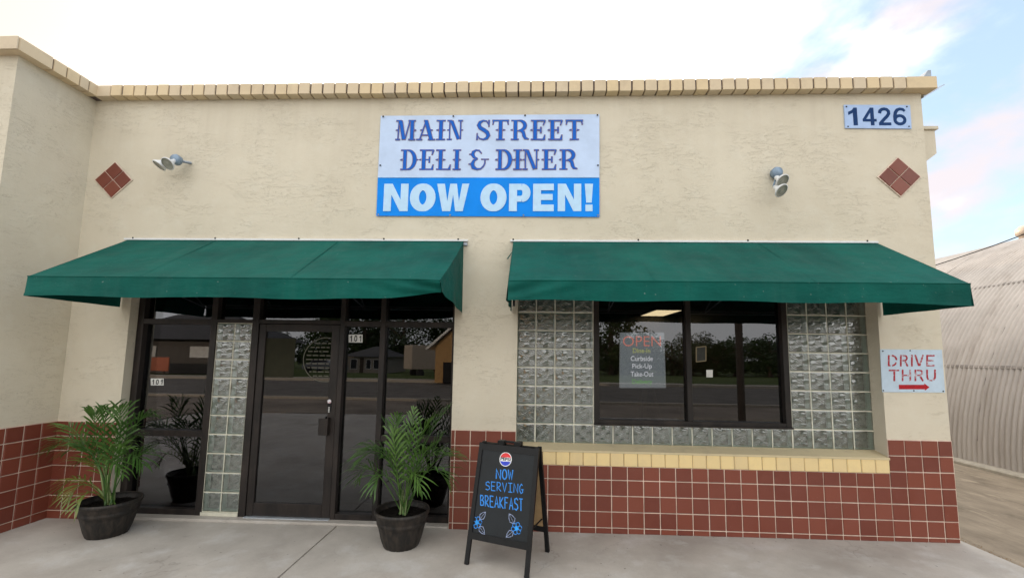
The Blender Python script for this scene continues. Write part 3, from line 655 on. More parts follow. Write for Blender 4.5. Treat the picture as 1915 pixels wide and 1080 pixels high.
# ================================================================== STOREFRONT DOOR WALL
sf = bpy.data.objects.new('storefront', None); COL.objects.link(sf); sf.parent = bld
FY = .09; GY = .15
def sx_(px, py): return PX(px, py, FY)
X = dict(l0=DJ+.006, l1=sx_(266, 700), p1=sx_(386, 700), s0=sx_(397.5, 700), s1=sx_(463.5, 700), d0=sx_(477, 700), d1=sx_(631, 700), q0=sx_(640, 700), q1=sx_(707, 700), r0=sx_(717, 700), r1=DP-.004)
ZTR = PZ(550, 603, FY); ZTR2 = PZ(550, 594, FY); ZB = -.028
def fb(m, x0, x1, z0, z1, y0=FY, y1=FY+.10, b=.003): m.bbox(x0, x1, y0, y1, z0, z1, b)
m = MB()
fb(m, X['l0'], X['l1']-.045, ZB, HEAD); fb(m, X['p1'], X['s0']-.003, ZB, HEAD); fb(m, X['s1']+.004, X['d0'], ZB, HEAD)
fb(m, X['d1'], X['q0'], ZB, HEAD); fb(m, X['q1'], X['r0'], ZB, HEAD, FY-.0); fb(m, X['r1']-.03, X['r1'], ZB, HEAD)
for a, b in (('l1', 'p1'), ('q0', 'q1'), ('r0', 'r1')):
    x0 = X[a]-(.045 if a == 'l1' else 0); x1 = X[b]-(.03 if b == 'r1' else 0)
    fb(m, x0, x1, ZB, ZB+.055, FY+.002); fb(m, x0, x1, ZTR-.03, ZTR+.025, FY+.002)
    if a != 'q0': fb(m, x0, x1, PZ(760, 826, FY)+0.0, PZ(760, 816, FY)+.008, FY+.004)
fb(m, X['d0'], X['d1'], ZTR-.012, ZTR+.03, FY+.002); fb(m, X['s0']-.003, X['s1']+.004, ZTR-.01, ZTR+.028, FY+.002)
m.build('frame', M['frame'], sf)
for a, b in ((X['l1']-.045, X['p1']), (X['q0'], X['q1']), (X['r0'], X['r1']-.03)):
    m = MB(); m.box(a-.003, b+.003, GY, GY+.006, ZB+.05, ZTR-.026); m.build('pane', M['pane'], sf)
for a, b in ((X['l1']-.045, X['p1']), (X['s0']-.003, X['s1']+.004), (X['d0'], X['d1']), (X['q0'], X['q1']), (X['r0'], X['r1']-.03)):
    m = MB(); m.box(a-.003, b+.003, GY, GY+.006, ZTR+.022, HEAD); m.build('transom_pane', M['pane'], sf)
gs = bpy.data.objects.new('glass_block_strip', None); COL.objects.link(gs); gs.parent = bld
sz0 = ZB+.035; n = 10; szp = (ZTR-.012-sz0)/n; sxp = (X['s1']-X['s0'])/2
for i in range(2):
    for j in range(n): put_block(gs, X['s0']+sxp*(i+.5), FY+.012, sz0+szp*(j+.5), sxp-.012, szp-.012)
m = MB(); mortar(m, X['s0'], X['s1'], sz0, sz0+szp*n, 2, n, FY+.012); m.box(X['s0']-.004, X['s1']+.004, FY-.004, FY+.08, ZB+.001, sz0-.001)
m.build('block_mortar', m_plain('strip_mortar', (.62, .60, .50), .8, .3, obj=False), gs)
# door leaf
door = bpy.data.objects.new('door', None); COL.objects.link(door); door.parent = bld
dx0, dx1 = X['d0']+.004, X['d1']-.004; dzt = ZTR-.016; m = MB(); yb = FY+.012
sw = .07
m.bbox(dx0, dx0+sw, yb, yb+.045, ZB+.008, dzt, .003); m.bbox(dx1-sw-.015, dx1, yb, yb+.045, ZB+.008, dzt, .003)
m.bbox(dx0+sw, dx1-sw-.015, yb+.002, yb+.043, dzt-.075, dzt, .003); m.bbox(dx0+sw, dx1-sw-.015, yb+.002, yb+.043, ZB+.008, ZB+.135, .003)
m.build('door_frame', M['frame'], door)
m = MB(); m.box(dx0+sw-.003, dx1-sw-.012, yb+.02, yb+.026, ZB+.13, dzt-.07); m.build('pane', M['pane'], door)
m = MB(); m.bbox(X['d0'], X['d1'], FY-.03, FY+.03, ZB-.002, ZB+.007, .002); m.build('threshold', M['silver'], door)
hz0, hz1 = PZ(606, 812, FY), PZ(606, 781, FY); hx = PX(608, 796, FY)
m = MB(); m.bbox(hx-.052, hx+.030, yb-.055, yb-.045, hz0, hz1, .002); m.bbox(hx+.030, hx+.043, yb-.055, yb, hz0-.005, hz1+.006, .002)
m.build('pull_handle', M['frame'], door)
m = MB(); m.bbox(dx0+.03, hx+.02, yb+.05, yb+.075, hz1+.004, hz1+.028, .004); m.build('push_bar', M['frame'], door)
lx, lz = PX(615, 757, FY), PZ(615, 757, FY)
m = MB(); m.bbox(lx-.017, lx+.022, yb-.006, yb-.0005, lz-.065, lz+.052, .002); m.build('lock_plate', M['dark'], door)
m = MB(); m.lathe([(0, 0), (.019, 0), (.021, .003), (.021, .006)], 20, Matrix.Translation((lx+.002, yb-.0066, lz+.038))@Matrix.Rotation(rad(90), 4, 'X')); m.build('round_lock_sticker', m_worn('lock_sticker', (.75, .76, .80), (.35, .06, .08), .5, .6, 90), door)
m = MB()
for k in range(4): m.box(lx-.006, lx+.007, yb-.0075, yb-.0062, lz-.028-.014*k, lz-.020-.014*k)
m.build('lock_digits', M['paper'], door)
# faint round menu decal and posters inside the door glass
rc = (PX(609, 672, yb+.02), PZ(609, 672, yb+.02)); R_ = .235
m = MB(); yq = yb+.019
c_ = [(rc[0]+R_*math.cos(a*math.pi/24), rc[1]+R_*.96*math.sin(a*math.pi/24)) for a in range(48) if rc[0]+R_*math.cos(a*math.pi/24) < dx1-sw-.02]
st = []
pts = [(rc[0]+R_*math.cos(rad(a)), rc[1]+R_*.96*math.sin(rad(a))) for a in range(58, 305, 6)]
stroke_mesh(m, [(pts, .009)], (0, yq, 0), (1, 0, 0), (0, 0, 1), (0, -1, 0))
for k in range(9):
    zz_ = rc[1]+R_*.8*(1-2*(k+.5)/9); half = math.sqrt(max(0, (R_*.88)**2-(zz_-rc[1])**2)); x_ = rc[0]-half
    while x_ < min(rc[0]+half, dx1-sw-.04):
        l_ = rg.uniform(.02, .07); stroke_mesh(m, [([(x_, zz_), (min(x_+l_, rc[0]+half), zz_)], .011)], (0, yq, 0), (1, 0, 0), (0, 0, 1), (0, -1, 0)); x_ += l_+.014
m.build('round_window_decal', M['decal'], door)
m = MB(); m.box(PX(492, 700, yq), PX(549, 700, yq), yb+.018, yb+.0195, PZ(520, 705, yq), PZ(520, 632, yq)); m.build('smoked_film_poster', m_plain('olive_film', (.022, .021, .010), .7, .2), door)

# ================================================================== AWNINGS
def awning(x0, x1, label, seams, mirror=False):
    r = thing('awning', label, 'awning', ((x0+x1)/2, 0, 2.04)); ox, oz = (x0+x1)/2, 2.04
    ZW, ZF, ZV, YF = 2.762-oz, 2.218-oz, 2.050-oz, -.875
    X0, X1 = x0-ox, x1-ox; W_ = X1-X0
    nx, ny = 90, 14
    def sag(u, v):                         # fabric drops between the rafters
        s_ = 0
        for a, b in zip(seams[:-1], seams[1:]):
            if a <= u <= b: s_ = math.sin(math.pi*(u-a)/(b-a))
        return -.016*s_*math.sin(math.pi*v)-.004*math.sin(u*31+v*3)*math.sin(math.pi*v)
    m = MB(); vs = []
    for j in range(ny+1):
        for i in range(nx+1):
            u, v = i/nx, j/ny; s_ = sag(u, v)
            pull = .03*v*v*(math.exp(-((1-u)*W_/.10)**2) if mirror else math.exp(-(u*W_/.10)**2))
            xx_ = X0+W_*u; 
            if mirror: xx_ -= .075*math.exp(-((1-u)*W_/.25)**2)*v*v*.6
            vs.append((xx_, -.012+(YF+.012)*v, ZW+(ZF-ZW)*v+s_-pull*.3))
    m.add(vs, [(j*(nx+1)+i, j*(nx+1)+i+1, (j+1)*(nx+1)+i+1, (j+1)*(nx+1)+i) for j in range(ny) for i in range(nx)], True)
    edge = vs[-(nx+1):]
    m.build('canopy', M['canvas'], r)
    # front valance: hangs from the front bar with soft folds, hem at the foot
    m = MB(); vv = []; nz = 8
    def fold(x, k):
        f_ = .013*math.sin(x*7.0+1.3*math.sin(x*2.1))*k**1.5+.007*math.sin(x*19+2+2.5*math.sin(x*3.3))*k
        near = math.exp(-((x-X0)/.55)**2) if not mirror else math.exp(-((X1-x)/.55)**2)
        return f_*(1+1.2*near)
    for j in range(nz+1):
        k = j/nz
        for i in range(nx+1):
            ex_, ey_, ez_ = edge[i]; u = i/nx
            low = ZV+.006*math.sin(u*17)+(.012 if not mirror else 0)*math.sin(u*3.1)
            if mirror: low += .075*math.exp(-((1-u)*W_/.30)**2)
            z = ez_+(low-ez_)*k
            diag = .022*math.sin(((u*W_)*14 if not mirror else ((1-u)*W_)*14)+k*7)*math.exp(-((u if not mirror else 1-u)*W_/.5)**2)*math.sin(math.pi*k)
            vv.append((ex_, YF-.004-fold(ex_, k)*.7-diag+(.05*k*math.exp(-((1-u)*W_/.2)**2) if mirror else 0), z))
    m.add(vv, [(j*(nx+1)+i, j*(nx+1)+i+1, (j+1)*(nx+1)+i+1, (j+1)*(nx+1)+i) for j in range(nz) for i in range(nx)], True)
    va = m.build('valance', M['canvas'], r)
    h = MB(); bot = vv[-(nx+1):]
    h.add([(a, b-.0025, c+d) for d in (0, .022) for a, b, c in bot], [(i, i+1, nx+2+i, nx+1+i) for i in range(nx)], True); h.build('hem', M['canvas'], va)
    h = MB(); h.tube([(a, b-.004, c) for a, b, c in edge[::2]], .0045, 6); h.build('welt', M['canvas'], va)
    # side panels with hanging side valance
    for sgn, xs_ in ((0, X0), (1, X1)):
        m = MB(); vs = []; nn = 10; first = edge[0] if sgn == 0 else edge[-1]
        cornz = vv[-(nx+1)][2] if sgn == 0 else vv[-1][2]
        for i in range(nn+1):
            u = i/nn; y = -.012+(YF+.012)*u; zt = ZW+(ZF-ZW)*u; zb = ZV+(cornz-ZV)*u-(.035*(1-u) if (mirror and sgn) else 0)
            for j in range(6):
                k = j/5; z = zt+(zb-zt)*k
                xo = xs_+(first[0]-xs_)*u**2+((.006+.010*math.sin(u*14))*k*(1 if sgn else -1))
                vs.append((xo, y, z))
        m.add(vs, [(i*6+j, i*6+j+1, (i+1)*6+j+1, (i+1)*6+j) for i in range(nn) for j in range(5)], True)
        m.build('side_panel', M['canvas'], r)
    # seams
    for s_ in seams[1:-1]:
        m = MB(); pts = []
        for j in range(ny+1):
            v = j/ny; pts.append((X0+W_*s_, -.012+(YF+.012)*v, ZW+(ZF-ZW)*v+.002))
        m.add([(a+d, b, c+.0015) for d in (-.009, .009) for a, b, c in pts], [(i, i+1, ny+2+i, ny+1+i) for i in range(ny)], True); m.build('seam', M['canvas'], r)
    # frame of tubes
    m = MB()
    rt_ = .2 if mirror else .08; m.tube([(X0+.02, YF+.07, ZF-.02), (X1-rt_, YF+.07, ZF-.02)], .012); m.tube([(X0+.02, YF+.07, ZF-.05), (X1-rt_, YF+.07, ZF-.05)], .008)
    for s_ in seams:
        xx_ = X0+.02+(W_-.02-rt_)*s_; m.tube([(xx_, -.02, ZW-.035), (xx_, YF+.07, ZF-.02)], .010); m.tube([(xx_, -.02, ZV+.30), (xx_, YF+.07, ZF-.04)], .008)
    m.build('frame_tubes', M['steel'], r)
    e0, e1 = (-.03, .045) if mirror else (-.03, .0)
    m = MB(); m.bbox(X0+e0, X1+e1, -.030, -.001, ZW-.004, ZW+.016, .002); m.build('mounting_rail', M['white'], r)
    for k in ([.02, .27, .52, .77, .985] if mirror else [.0, .35, .65, .97]):
        b_ = MB(); b_.bbox(X0+W_*k-.008, X0+W_*k+.008, -.034, -.029, ZW+.010, ZW+.026, .002); b_.build('screw', M['dark'], r)
    return r, (ox, oz), (X0, X1, ZW, ZF, ZV, YF)
ax0 = PX(240, 451); ax1 = PX(866, 452)
aw1, _, g1 = awning(-4.252, -.690, 'long green canvas awning over the entrance door and left panes, its right corner drooping', [0, .27, .635, 1], True)
m = MB(); m.bbox(g1[1], g1[1]+.04, -.03, -.004, g1[2]-.045, g1[2]-.018, .002); m.build('bracket', M['steel'], aw1)
aw2, _, g2 = awning(-.183, 3.392, 'green canvas awning over the glass block window, nearest the drive thru sign', [0, .33, .68, 1], False)
m = MB(); m.quad((g2[0]-.004, -.03, g2[2]-.10), (g2[0]+.01, -.07, g2[2]-.10), (g2[0]-.045, -.10, g2[2]-.20), (g2[0]-.062, -.06, g2[2]-.19)); m.build('loose_strap', M['canvas'], aw2)
m = MB(); m.bbox(g2[0]+.035, g2[0]+.055, -.80, -.78, g2[4]-.035, g2[4]+.03, .002); m.build('strap_end', M['dark'], aw2)

# ================================================================== LETTERING
ST, HL = .30, .085          # stem and hairline widths (in letter heights)
def spur(x, w=.30): return [([(x-w/2-.09, .5), (x-w/2, .5)], [.02, .14]), ([(x+w/2, .5), (x+w/2+.09, .5)], [.14, .02])]
def serif(x, y, w): return ([(x-w/2, y), (x+w/2, y)], HL)
def glyph(ch):
    """strokes in a box 1 high and a wide; returns width, strokes"""
    t, b = 1-HL/2, HL/2
    if ch == 'I': return .44, [serif(.22, t, .44), serif(.22, b, .44), ([(.22, b), (.22, t)], ST-.03)]+spur(.22, .27)
    if ch == 'M': return .96, [serif(.13, t, .24), serif(.10, b, .22), ([(.11, b), (.14, t)], .07), ([(.22, .95), (.40, .05)], .26), ([(.46, .04), (.68, t)], .07), ([(.80, b), (.80, t)], .26), serif(.79, t, .34), serif(.80, b, .32), ([(.0, .5), (.1, .5)], [.02, .12]), ([(.93, .5), (1.0, .5)], [.14, .02])]
    if ch == 'A': return .92, [serif(.14, b, .28), serif(.76, b, .34), ([(.16, b), (.46, t)], .08), ([(.46, .95), (.74, .05)], .27), ([(.24, .26), (.62, .26)], .07), ([(.36, t), (.52, t)], HL), ([(.18, .5), (.27, .5)], [.02, .12]), ([(.70, .5), (.80, .5)], [.12, .02])]
    if ch == 'N': return .80, [serif(.12, t, .22), serif(.12, b, .24), ([(.13, b), (.13, t)], .07), ([(.22, .94), (.60, .06)], .24), ([(.70, .06), (.70, t)], .08), serif(.69, t, .22), ([(0, .5), (.1, .5)], [.02, .12]), ([(.74, .5), (.82, .5)], [.12, .02])]
    if ch == 'T': return .88, [([(.04, t), (.84, t)], .11), ([(.06, .76), (.10, t)], [.05, .10]), ([(.82, .76), (.78, t)], [.05, .10]), ([(.44, b), (.44, t)], .27), serif(.44, b, .40)]+spur(.44, .27)
    if ch == 'E': return .75, [([(.03, t), (.70, t)], HL), ([(.62, .74), (.69, t)], [.05, .12]), ([(.03, b), (.70, b)], HL), ([(.69, .26), (.64, b)], [.05, .16]), ([(.22, b), (.22, t)], .27), ([(.30, .5), (.48, .5)], .07), ([(.50, .36), (.50, .64)], .09), ([(.0, .5), (.08, .5)], [.02, .14])]
    if ch == 'L': return .74, [serif(.22, t, .42), ([(.03, b), (.70, b)], HL), ([(.70, .26), (.64, b)], [.05, .16]), ([(.22, b), (.22, t)], .27)]+spur(.22, .27)
    if ch == 'D': return .82, [([(.03, t), (.40, t)], HL), ([(.03, b), (.40, b)], HL), ([(.22, b), (.22, t)], .25), (arc(.36, .5, .34, .455, 90, -90, 16), [HL+.20*math.sin(math.pi*i/16) for i in range(17)]), ([(.0, .5), (.09, .5)], [.02, .14]), ([(.80, .5), (.87, .5)], [.12, .02])]
    if ch == 'R': return .86, [([(.03, t), (.42, t)], HL), serif(.20, b, .36), ([(.22, b), (.22, t)], .26), (arc(.40, .72, .28, .24, 90, -90, 12), [HL+.18*math.sin(math.pi*i/12) for i in range(13)]), ([(.30, .46), (.44, .46)], .07), ([(.44, .48), (.60, .40), (.64, .22), (.70, .10), (.86, .06)], [.10, .22, .24, .17, .05]), ([(0, .5), (.08, .5)], [.02, .14])]
    if ch == 'S': return .72, [([(.64, .98), (.64, .66)], [.05, .11][::-1]), ([(.62, .78), (.52, .93), (.36, .955), (.20, .88), (.14, .74), (.22, .60), (.40, .50), (.56, .38), (.62, .24), (.54, .10), (.38, .04), (.20, .08), (.08, .22)], [.05, .08, .11, .20, .25, .27, .27, .27, .25, .19, .10, .07, .05]), ([(.07, .02), (.07, .34)], [.11, .05])]
    if ch == '&': return .92, [([(.62, .80), (.50, .94), (.34, .955), (.20, .87), (.17, .74), (.25, .61), (.42, .54)], [.05, .08, .10, .20, .24, .17, .07]), ([(.42, .54), (.24, .46), (.16, .30), (.22, .13), (.40, .045), (.60, .07), (.74, .20), (.80, .34), (.80, .50)], [.06, .16, .26, .26, .12, .08, .08, .07, .06]), ([(.62, .52), (.98, .52)], .05), ([(.0, .76), (.09, .76)], [.02, .12]), ([(-.02, .29), (.06, .29)], [.02, .12])]
bt, bb = 216.5, 405
ban = thing('vinyl_banner', 'white and blue vinyl banner reading MAIN STREET DELI & DINER NOW OPEN!', 'banner', (-.455, -.012, 3.57))
BY = -.014
def bl(o): o.location = -ban.location; return o
c = [P(712, 216.5, 1, BY), P(1121, 213.5, 1, BY), P(1121, 405.5, 1, BY), P(703.5, 403.5, 1, BY)]
sl_, sr_ = P(706.5, 332, 1, BY), P(1121, 332, 1, BY)
def ban_sheet(A, B, C_, D, nx=40, ny=14, ph=0):
    m = MB(); vs = []
    for j in range(ny+1):
        for i in range(nx+1):
            u, v = i/nx, j/ny; p = (A.lerp(B, u)).lerp(D.lerp(C_, u), v)
            p.y += .0018*math.sin(u*9+v*3+ph)+.0012*math.sin(u*21-v*7); vs.append(p)
    return m.add(vs, [(j*(nx+1)+i, j*(nx+1)+i+1, (j+1)*(nx+1)+i+1, (j+1)*(nx+1)+i) for j in range(ny) for i in range(nx)], True)
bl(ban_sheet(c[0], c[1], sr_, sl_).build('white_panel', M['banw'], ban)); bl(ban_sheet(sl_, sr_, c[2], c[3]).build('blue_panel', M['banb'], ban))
def put_glyph(ch, x0, x1, yt, yb_, layers, par, yplane, strokes=None):
    wd, st = glyph(ch) if strokes is None else strokes
    a = P(x0, yb_, 1, yplane); b_ = P(x1, yb_, 1, yplane); t_ = P(x0, yt, 1, yplane)
    ex = Vector((b_.x-a.x, 0, b_.z-a.z))/wd; ey = Vector((0, 0, t_.z-a.z)); 
    for mname, grow, lift in layers:
        m = MB(); stroke_mesh(m, st, a, ex, ey, (0, -1, 0), grow, lift, wscale=.60 if strokes is None else 1); yield m.build('letter' if lift > .0045 or len(layers) == 1 else 'letter_outline', M[mname], par)
SER = [('lbrown', .0042, .0035), ('lblue', -.0005, .0052)]
for row, yt, yb_ in ((((('M', 740, 776), ('A', 779, 813), ('I', 816, 832), ('N', 836, 864.5), ('S', 889.5, 917), ('T', 919, 952.5), ('R', 955, 988.5), ('E', 992, 1021), ('E', 1024.5, 1053), ('T', 1056.5, 1091.5))), 224.5, 262.8),
                     ((('D', 748, 779.5), ('E', 783.5, 812), ('L', 814.8, 843.5), ('I', 847, 861), ('&', 877, 911), ('D', 926, 958.3), ('I', 960.3, 975.4), ('N', 977.4, 1007), ('E', 1012.8, 1041.5), ('R', 1045.8, 1079.3)), 279.5, 318.4)):
    for ch, x0, x1 in row:
        for o in put_glyph(ch, x0, x1, yt-.9*(x0-900)/200*.3, yb_-.9*(x0-900)/200*.3, SER, ban, BY): bl(o)
W2 = .34
def O_(w_): return w_, [(arc(w_/2, .5, w_/2-.15, .385, 90, 450, 28)[:-1], [.24+.085*abs(math.cos(rad(90+360*i/28))) for i in range(28)], True)]
BOLD = {'N': (.90, [([(0, 0), (.28, 0), (.28, .60), (.60, 0), (.90, 0), (.90, 1), (.62, 1), (.62, .42), (.31, 1), (0, 1)], 'poly')]), 'O': O_(.92),
        'W': (1.20, [([(0, 1), (.29, 1), (.40, .36), (.49, 1), (.74, 1), (.83, .36), (.94, 1), (1.20, 1), (.98, 0), (.70, 0), (.61, .60), (.52, 0), (.22, 0)][::-1], 'poly')]),
        'P': (.78, [([(.14, 0), (.14, 1)], .28), ([(.14, .885), (.46, .885)], .23), ([(.14, .45), (.46, .45)], .21), (arc(.46, .667, .185, .217, 90, -90, 12), [.23+.05*math.sin(math.pi*i/12) for i in range(13)])]),
        'E': (.75, [([(.14, 0), (.14, 1)], .28), ([(.1, .88), (.75, .88)], .24), ([(.1, .515), (.71, .515)], .22), ([(.1, .12), (.75, .12)], .24)]), '!': (.29, [([(.145, 1), (.145, .31)], [.29, .19]), ([(.145, .24), (.145, 0)], .25)])}
for ch, x0, x1 in (('N', 716.5, 762.6), ('O', 766.7, 812.8), ('W', 816, 876.4), ('O', 898.8, 946), ('P', 952, 991), ('E', 996.8, 1035.5), ('N', 1042.9, 1087), ('!', 1094.2, 1108.6)):
    for o in put_glyph(ch, x0, x1, 343.8, 395.0, [('lwhite', 0, .0040)], ban, BY, BOLD[ch]): bl(o)
m = MB(); stroke_mesh(m, [([(0, 0), (1, 0)], .010)], sl_+Vector((0, -.003, .004)), sr_-sl_, (0, 0, 1), (0, -1, 0)); bl(m.build('divider_line', M['lwhite'], ban))
for px, py in ((717, 218.5), (848, 218), (982, 216.5), (1117, 216), (711.5, 309.5), (1118, 309.5), (708, 401), (842, 402), (979, 402.5), (1118, 402.5)):
    p = P(px, py, 1, BY); m = MB(); m.lathe([(0, .0), (.007, 0), (.009, -.002), (.009, -.004)], 10, Matrix.Translation((p.x, p.y-.0045, p.z))@Matrix.Rotation(rad(-90), 4, 'X')); bl(m.build('grommet', M['dark'] if py < 350 else M['steel'], ban))
def plate(name, label, cat, pts, y, mat, th=.003):
    """flat plate whose corners are pts (px) on the facade, returns root, helper"""
    q = [P(px, py, 1, y) for px, py in pts]; cc_ = sum(q, Vector())/4
    r = thing(name, label, cat, cc_); m = MB()
    f = [v-cc_ for v in q]; bk = [v+Vector((0, th, 0)) for v in f]
    m.add(f+bk, [(0, 1, 2, 3), (7, 6, 5, 4), (0, 4, 5, 1), (1, 5, 6, 2), (2, 6, 7, 3), (3, 7, 4, 0)]); m.build('plate', M[mat], r); return r, cc_
def fit_text(par, cc_, body, x0, x1, yt, yb_, y, mat, bold=.0, lift=.001, name='lettering'):
    a = P(x0, yb_, 1, y); b_ = P(x1, yb_, 1, y); t_ = P(x0, yt, 1, y)
    d = Vector((b_.x-a.x, 0, b_.z-a.z)); return text_obj(name, body, M[mat], par, a-cc_, d.normalized(), (0, 0, 1), (0, -1, 0), d.length, t_.z-a.z, bold, lift)
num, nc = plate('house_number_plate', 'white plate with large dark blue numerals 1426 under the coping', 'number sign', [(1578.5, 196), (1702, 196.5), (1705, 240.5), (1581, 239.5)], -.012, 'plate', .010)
def one(par, cc_, x0, x1, yt, yb_, y, mat, lift=.0012):
    a = P(x0, yb_, 1, y); b_ = P(x1, yb_, 1, y); t_ = P(x0, yt, 1, y); m = MB()
    stroke_mesh(m, [([(.52, 0), (1, 0), (1, 1), (.62, 1), (.42, .86), (0, .76), (0, .58), (.52, .70)], 'poly')], a-cc_, (b_.x-a.x, 0, b_.z-a.z), (0, 0, t_.z-a.z), (0, -1, 0), 0, lift); return m.build('numeral', M[mat], par)
one(num, nc, 1587.5, 1604.5, 201.5, 234.5, -.012, 'navy')
NUM = {'4': (.86, [([(.60, 0), (.60, 1)], .19), ([(.56, .95), (.07, .30)], .15), ([(.0, .285), (.86, .285)], .15)]),
       '2': (.72, [([(.10, .68), (.14, .82), (.24, .90), (.38, .925), (.52, .89), (.61, .79), (.61, .66), (.52, .52), (.34, .35), (.16, .16), (.11, .09)], .17), ([(.03, .08), (.72, .08)], .16)]),
       '6': (.72, [([(.66, .80), (.56, .90), (.40, .925), (.25, .87), (.15, .72), (.105, .50), (.11, .32)], [.13, .15, .16, .17, .18, .18, .18]), (arc(.365, .31, .265, .235, 0, 360, 20)[:-1], .165, True)])}
for ch, x0, x1 in (('4', 1614, 1640), ('2', 1643, 1667), ('6', 1671, 1696)):
    wd, st = NUM[ch]; A = P(x0, 234.5, 1, -.012); B = P(x1, 234.5, 1, -.012); C_ = P(x0, 201.5, 1, -.012); m = MB()
    stroke_mesh(m, st, A-nc, Vector((B.x-A.x, 0, B.z-A.z))/wd, (0, 0, C_.z-A.z), (0, -1, 0), 0, .0012); m.build('numeral', M['navy'], num)
for px, py in ((1583, 199.5), (1696, 199.5), (1586, 236.5), (1700, 236.5)):
    p = P(px, py, 1, -.0135)-nc; m = MB(); m.lathe([(0, -.003), (.006, -.003), (.008, 0)], 10, Matrix.Translation(p)@Matrix.Rotation(rad(-90), 4, 'X')); m.build('screw', M['dark'], num)
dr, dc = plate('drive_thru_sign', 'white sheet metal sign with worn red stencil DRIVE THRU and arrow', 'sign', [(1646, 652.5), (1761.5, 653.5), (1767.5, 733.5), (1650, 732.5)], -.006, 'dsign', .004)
SS = {'D': (.8, [([(.12, .03), (.12, .97)], .15), ([(.10, .93), (.40, .93)], .13), (arc(.38, .5, .34, .43, 90, 6, 8), .15), (arc(.38, .5, .34, .43, -20, -90, 6), .14), ([(.10, .07), (.26, .07)], .12)]),
      'R': (.8, [([(.12, 0), (.12, 1)], .15), ([(.24, .93), (.46, .93)], .12), (arc(.46, .72, .2, .21, 80, -90, 8), .14), ([(.26, .5), (.46, .5)], .11), ([(.50, .42), (.72, 0)], .15)]),
      'I': (.2, [([(.1, 0), (.1, 1)], .15)]), 'V': (.8, [([(.06, 1), (.38, .04)], .15), ([(.44, .04), (.74, 1)], .14)]), 'E': (.75, [([(.12, 0), (.12, 1)], .15), ([(.2, .93), (.74, .93)], .13), ([(.2, .5), (.66, .5)], .11), ([(.2, .07), (.74, .07)], .14)]),
      'T': (.85, [([(0, .93), (.85, .93)], .13), ([(.45, .84), (.45, 0)], .16)]), 'H': (.8, [([(.12, 0), (.12, 1)], .15), ([(.68, 0), (.68, 1)], .15), ([(.2, .5), (.62, .5)], .11)]),
      'U': (.8, [([(.10, 1), (.12, .32), (.2, .12)], .15), ([(.26, .06), (.50, .05)], .10), ([(.58, .1), (.70, .3), (.70, 1)], .16)])}
SS['D2'] = SS['D']
def spl(ch, x0, x1, yt, yb_, mat='red'):
    wd, st = SS[ch]; a = P(x0, yb_, 1, -.0062); b_ = P(x1, yb_, 1, -.0062); t_ = P(x0, yt, 1, -.0062)
    m = MB(); stroke_mesh(m, st, a-dc, Vector((b_.x-a.x, 0, b_.z-a.z))/wd, Vector((t_.x-a.x, 0, t_.z-a.z))*1.0, (0, -1, 0), 0, .0008); m.build('stencil_letter', M[mat], dr)
for ch, x0, x1 in (('D', 1659, 1678.5), ('R', 1682, 1699), ('I', 1703, 1707.5), ('V', 1710, 1727.5), ('E', 1731, 1748)): spl(ch, x0, x1, 663, 684.5)
for ch, x0, x1 in (('T', 1662, 1681.5), ('H', 1685, 1705), ('R', 1709, 1728), ('U', 1731, 1751)): spl(ch, x0, x1, 690.5, 712)
a = P(1681, 723, 1, -.0062)-dc; b_ = P(1729, 723, 1, -.0062)-dc; e_ = P(1737, 723.3, 1, -.0062)-dc; m = MB()
m.add([a+Vector((0, -.0008, s_)) for s_ in (-.021, .021)]+[b_+Vector((0, -.0008, s_)) for s_ in (.021, .034, -.034, -.021)]+[e_+Vector((.006, -.0008, 0))], [(0, 5, 2, 1), (3, 4, 6)]); m.build('red_arrow', M['redarrow'], dr)
for px, py in ((1652, 729.5), (1709, 730), (1764, 731), (1702, 655), (1651, 656)):
    p = P(px, py, 1, -.0065)-dc; m = MB(); m.lathe([(0, -.003), (.005, -.003), (.007, 0)], 10, Matrix.Translation(p)@Matrix.Rotation(rad(-90), 4, 'X')); m.build('screw', M['dark'], dr)
# 101 stickers on the glass
for lab, x0, x1, yt, yb_, yp in (('small white 101 number sticker on the pane left of the glass block strip', 282, 306, 707, 720, GY), ('small white 101 number sticker on the narrow pane right of the door', 652, 678, 625, 640, GY)):
    s_, c_ = plate('suite_number_sticker', lab, 'number sticker', [(x0, yt), (x1, yt), (x1, yb_), (x0, yb_)], yp-.002, 'paper', .0015); s_['group'] = 'suite number stickers'
    w3 = (x1-x0)/3
    for k, ch in enumerate('101'):
        if ch == '1': one(s_, c_, x0+w3*k+w3*.28, x0+w3*(k+1)-w3*.30, yt+1.6, yb_-1.6, yp-.002, 'dark', .0006)
        else: fit_text(s_, c_, ch, x0+w3*k+w3*(.28 if ch == '1' else .16), x0+w3*(k+1)-w3*(.22 if ch == '1' else .16), yt+1.6, yb_-1.6, yp-.002, 'dark', .02, .0006, 'numeral')

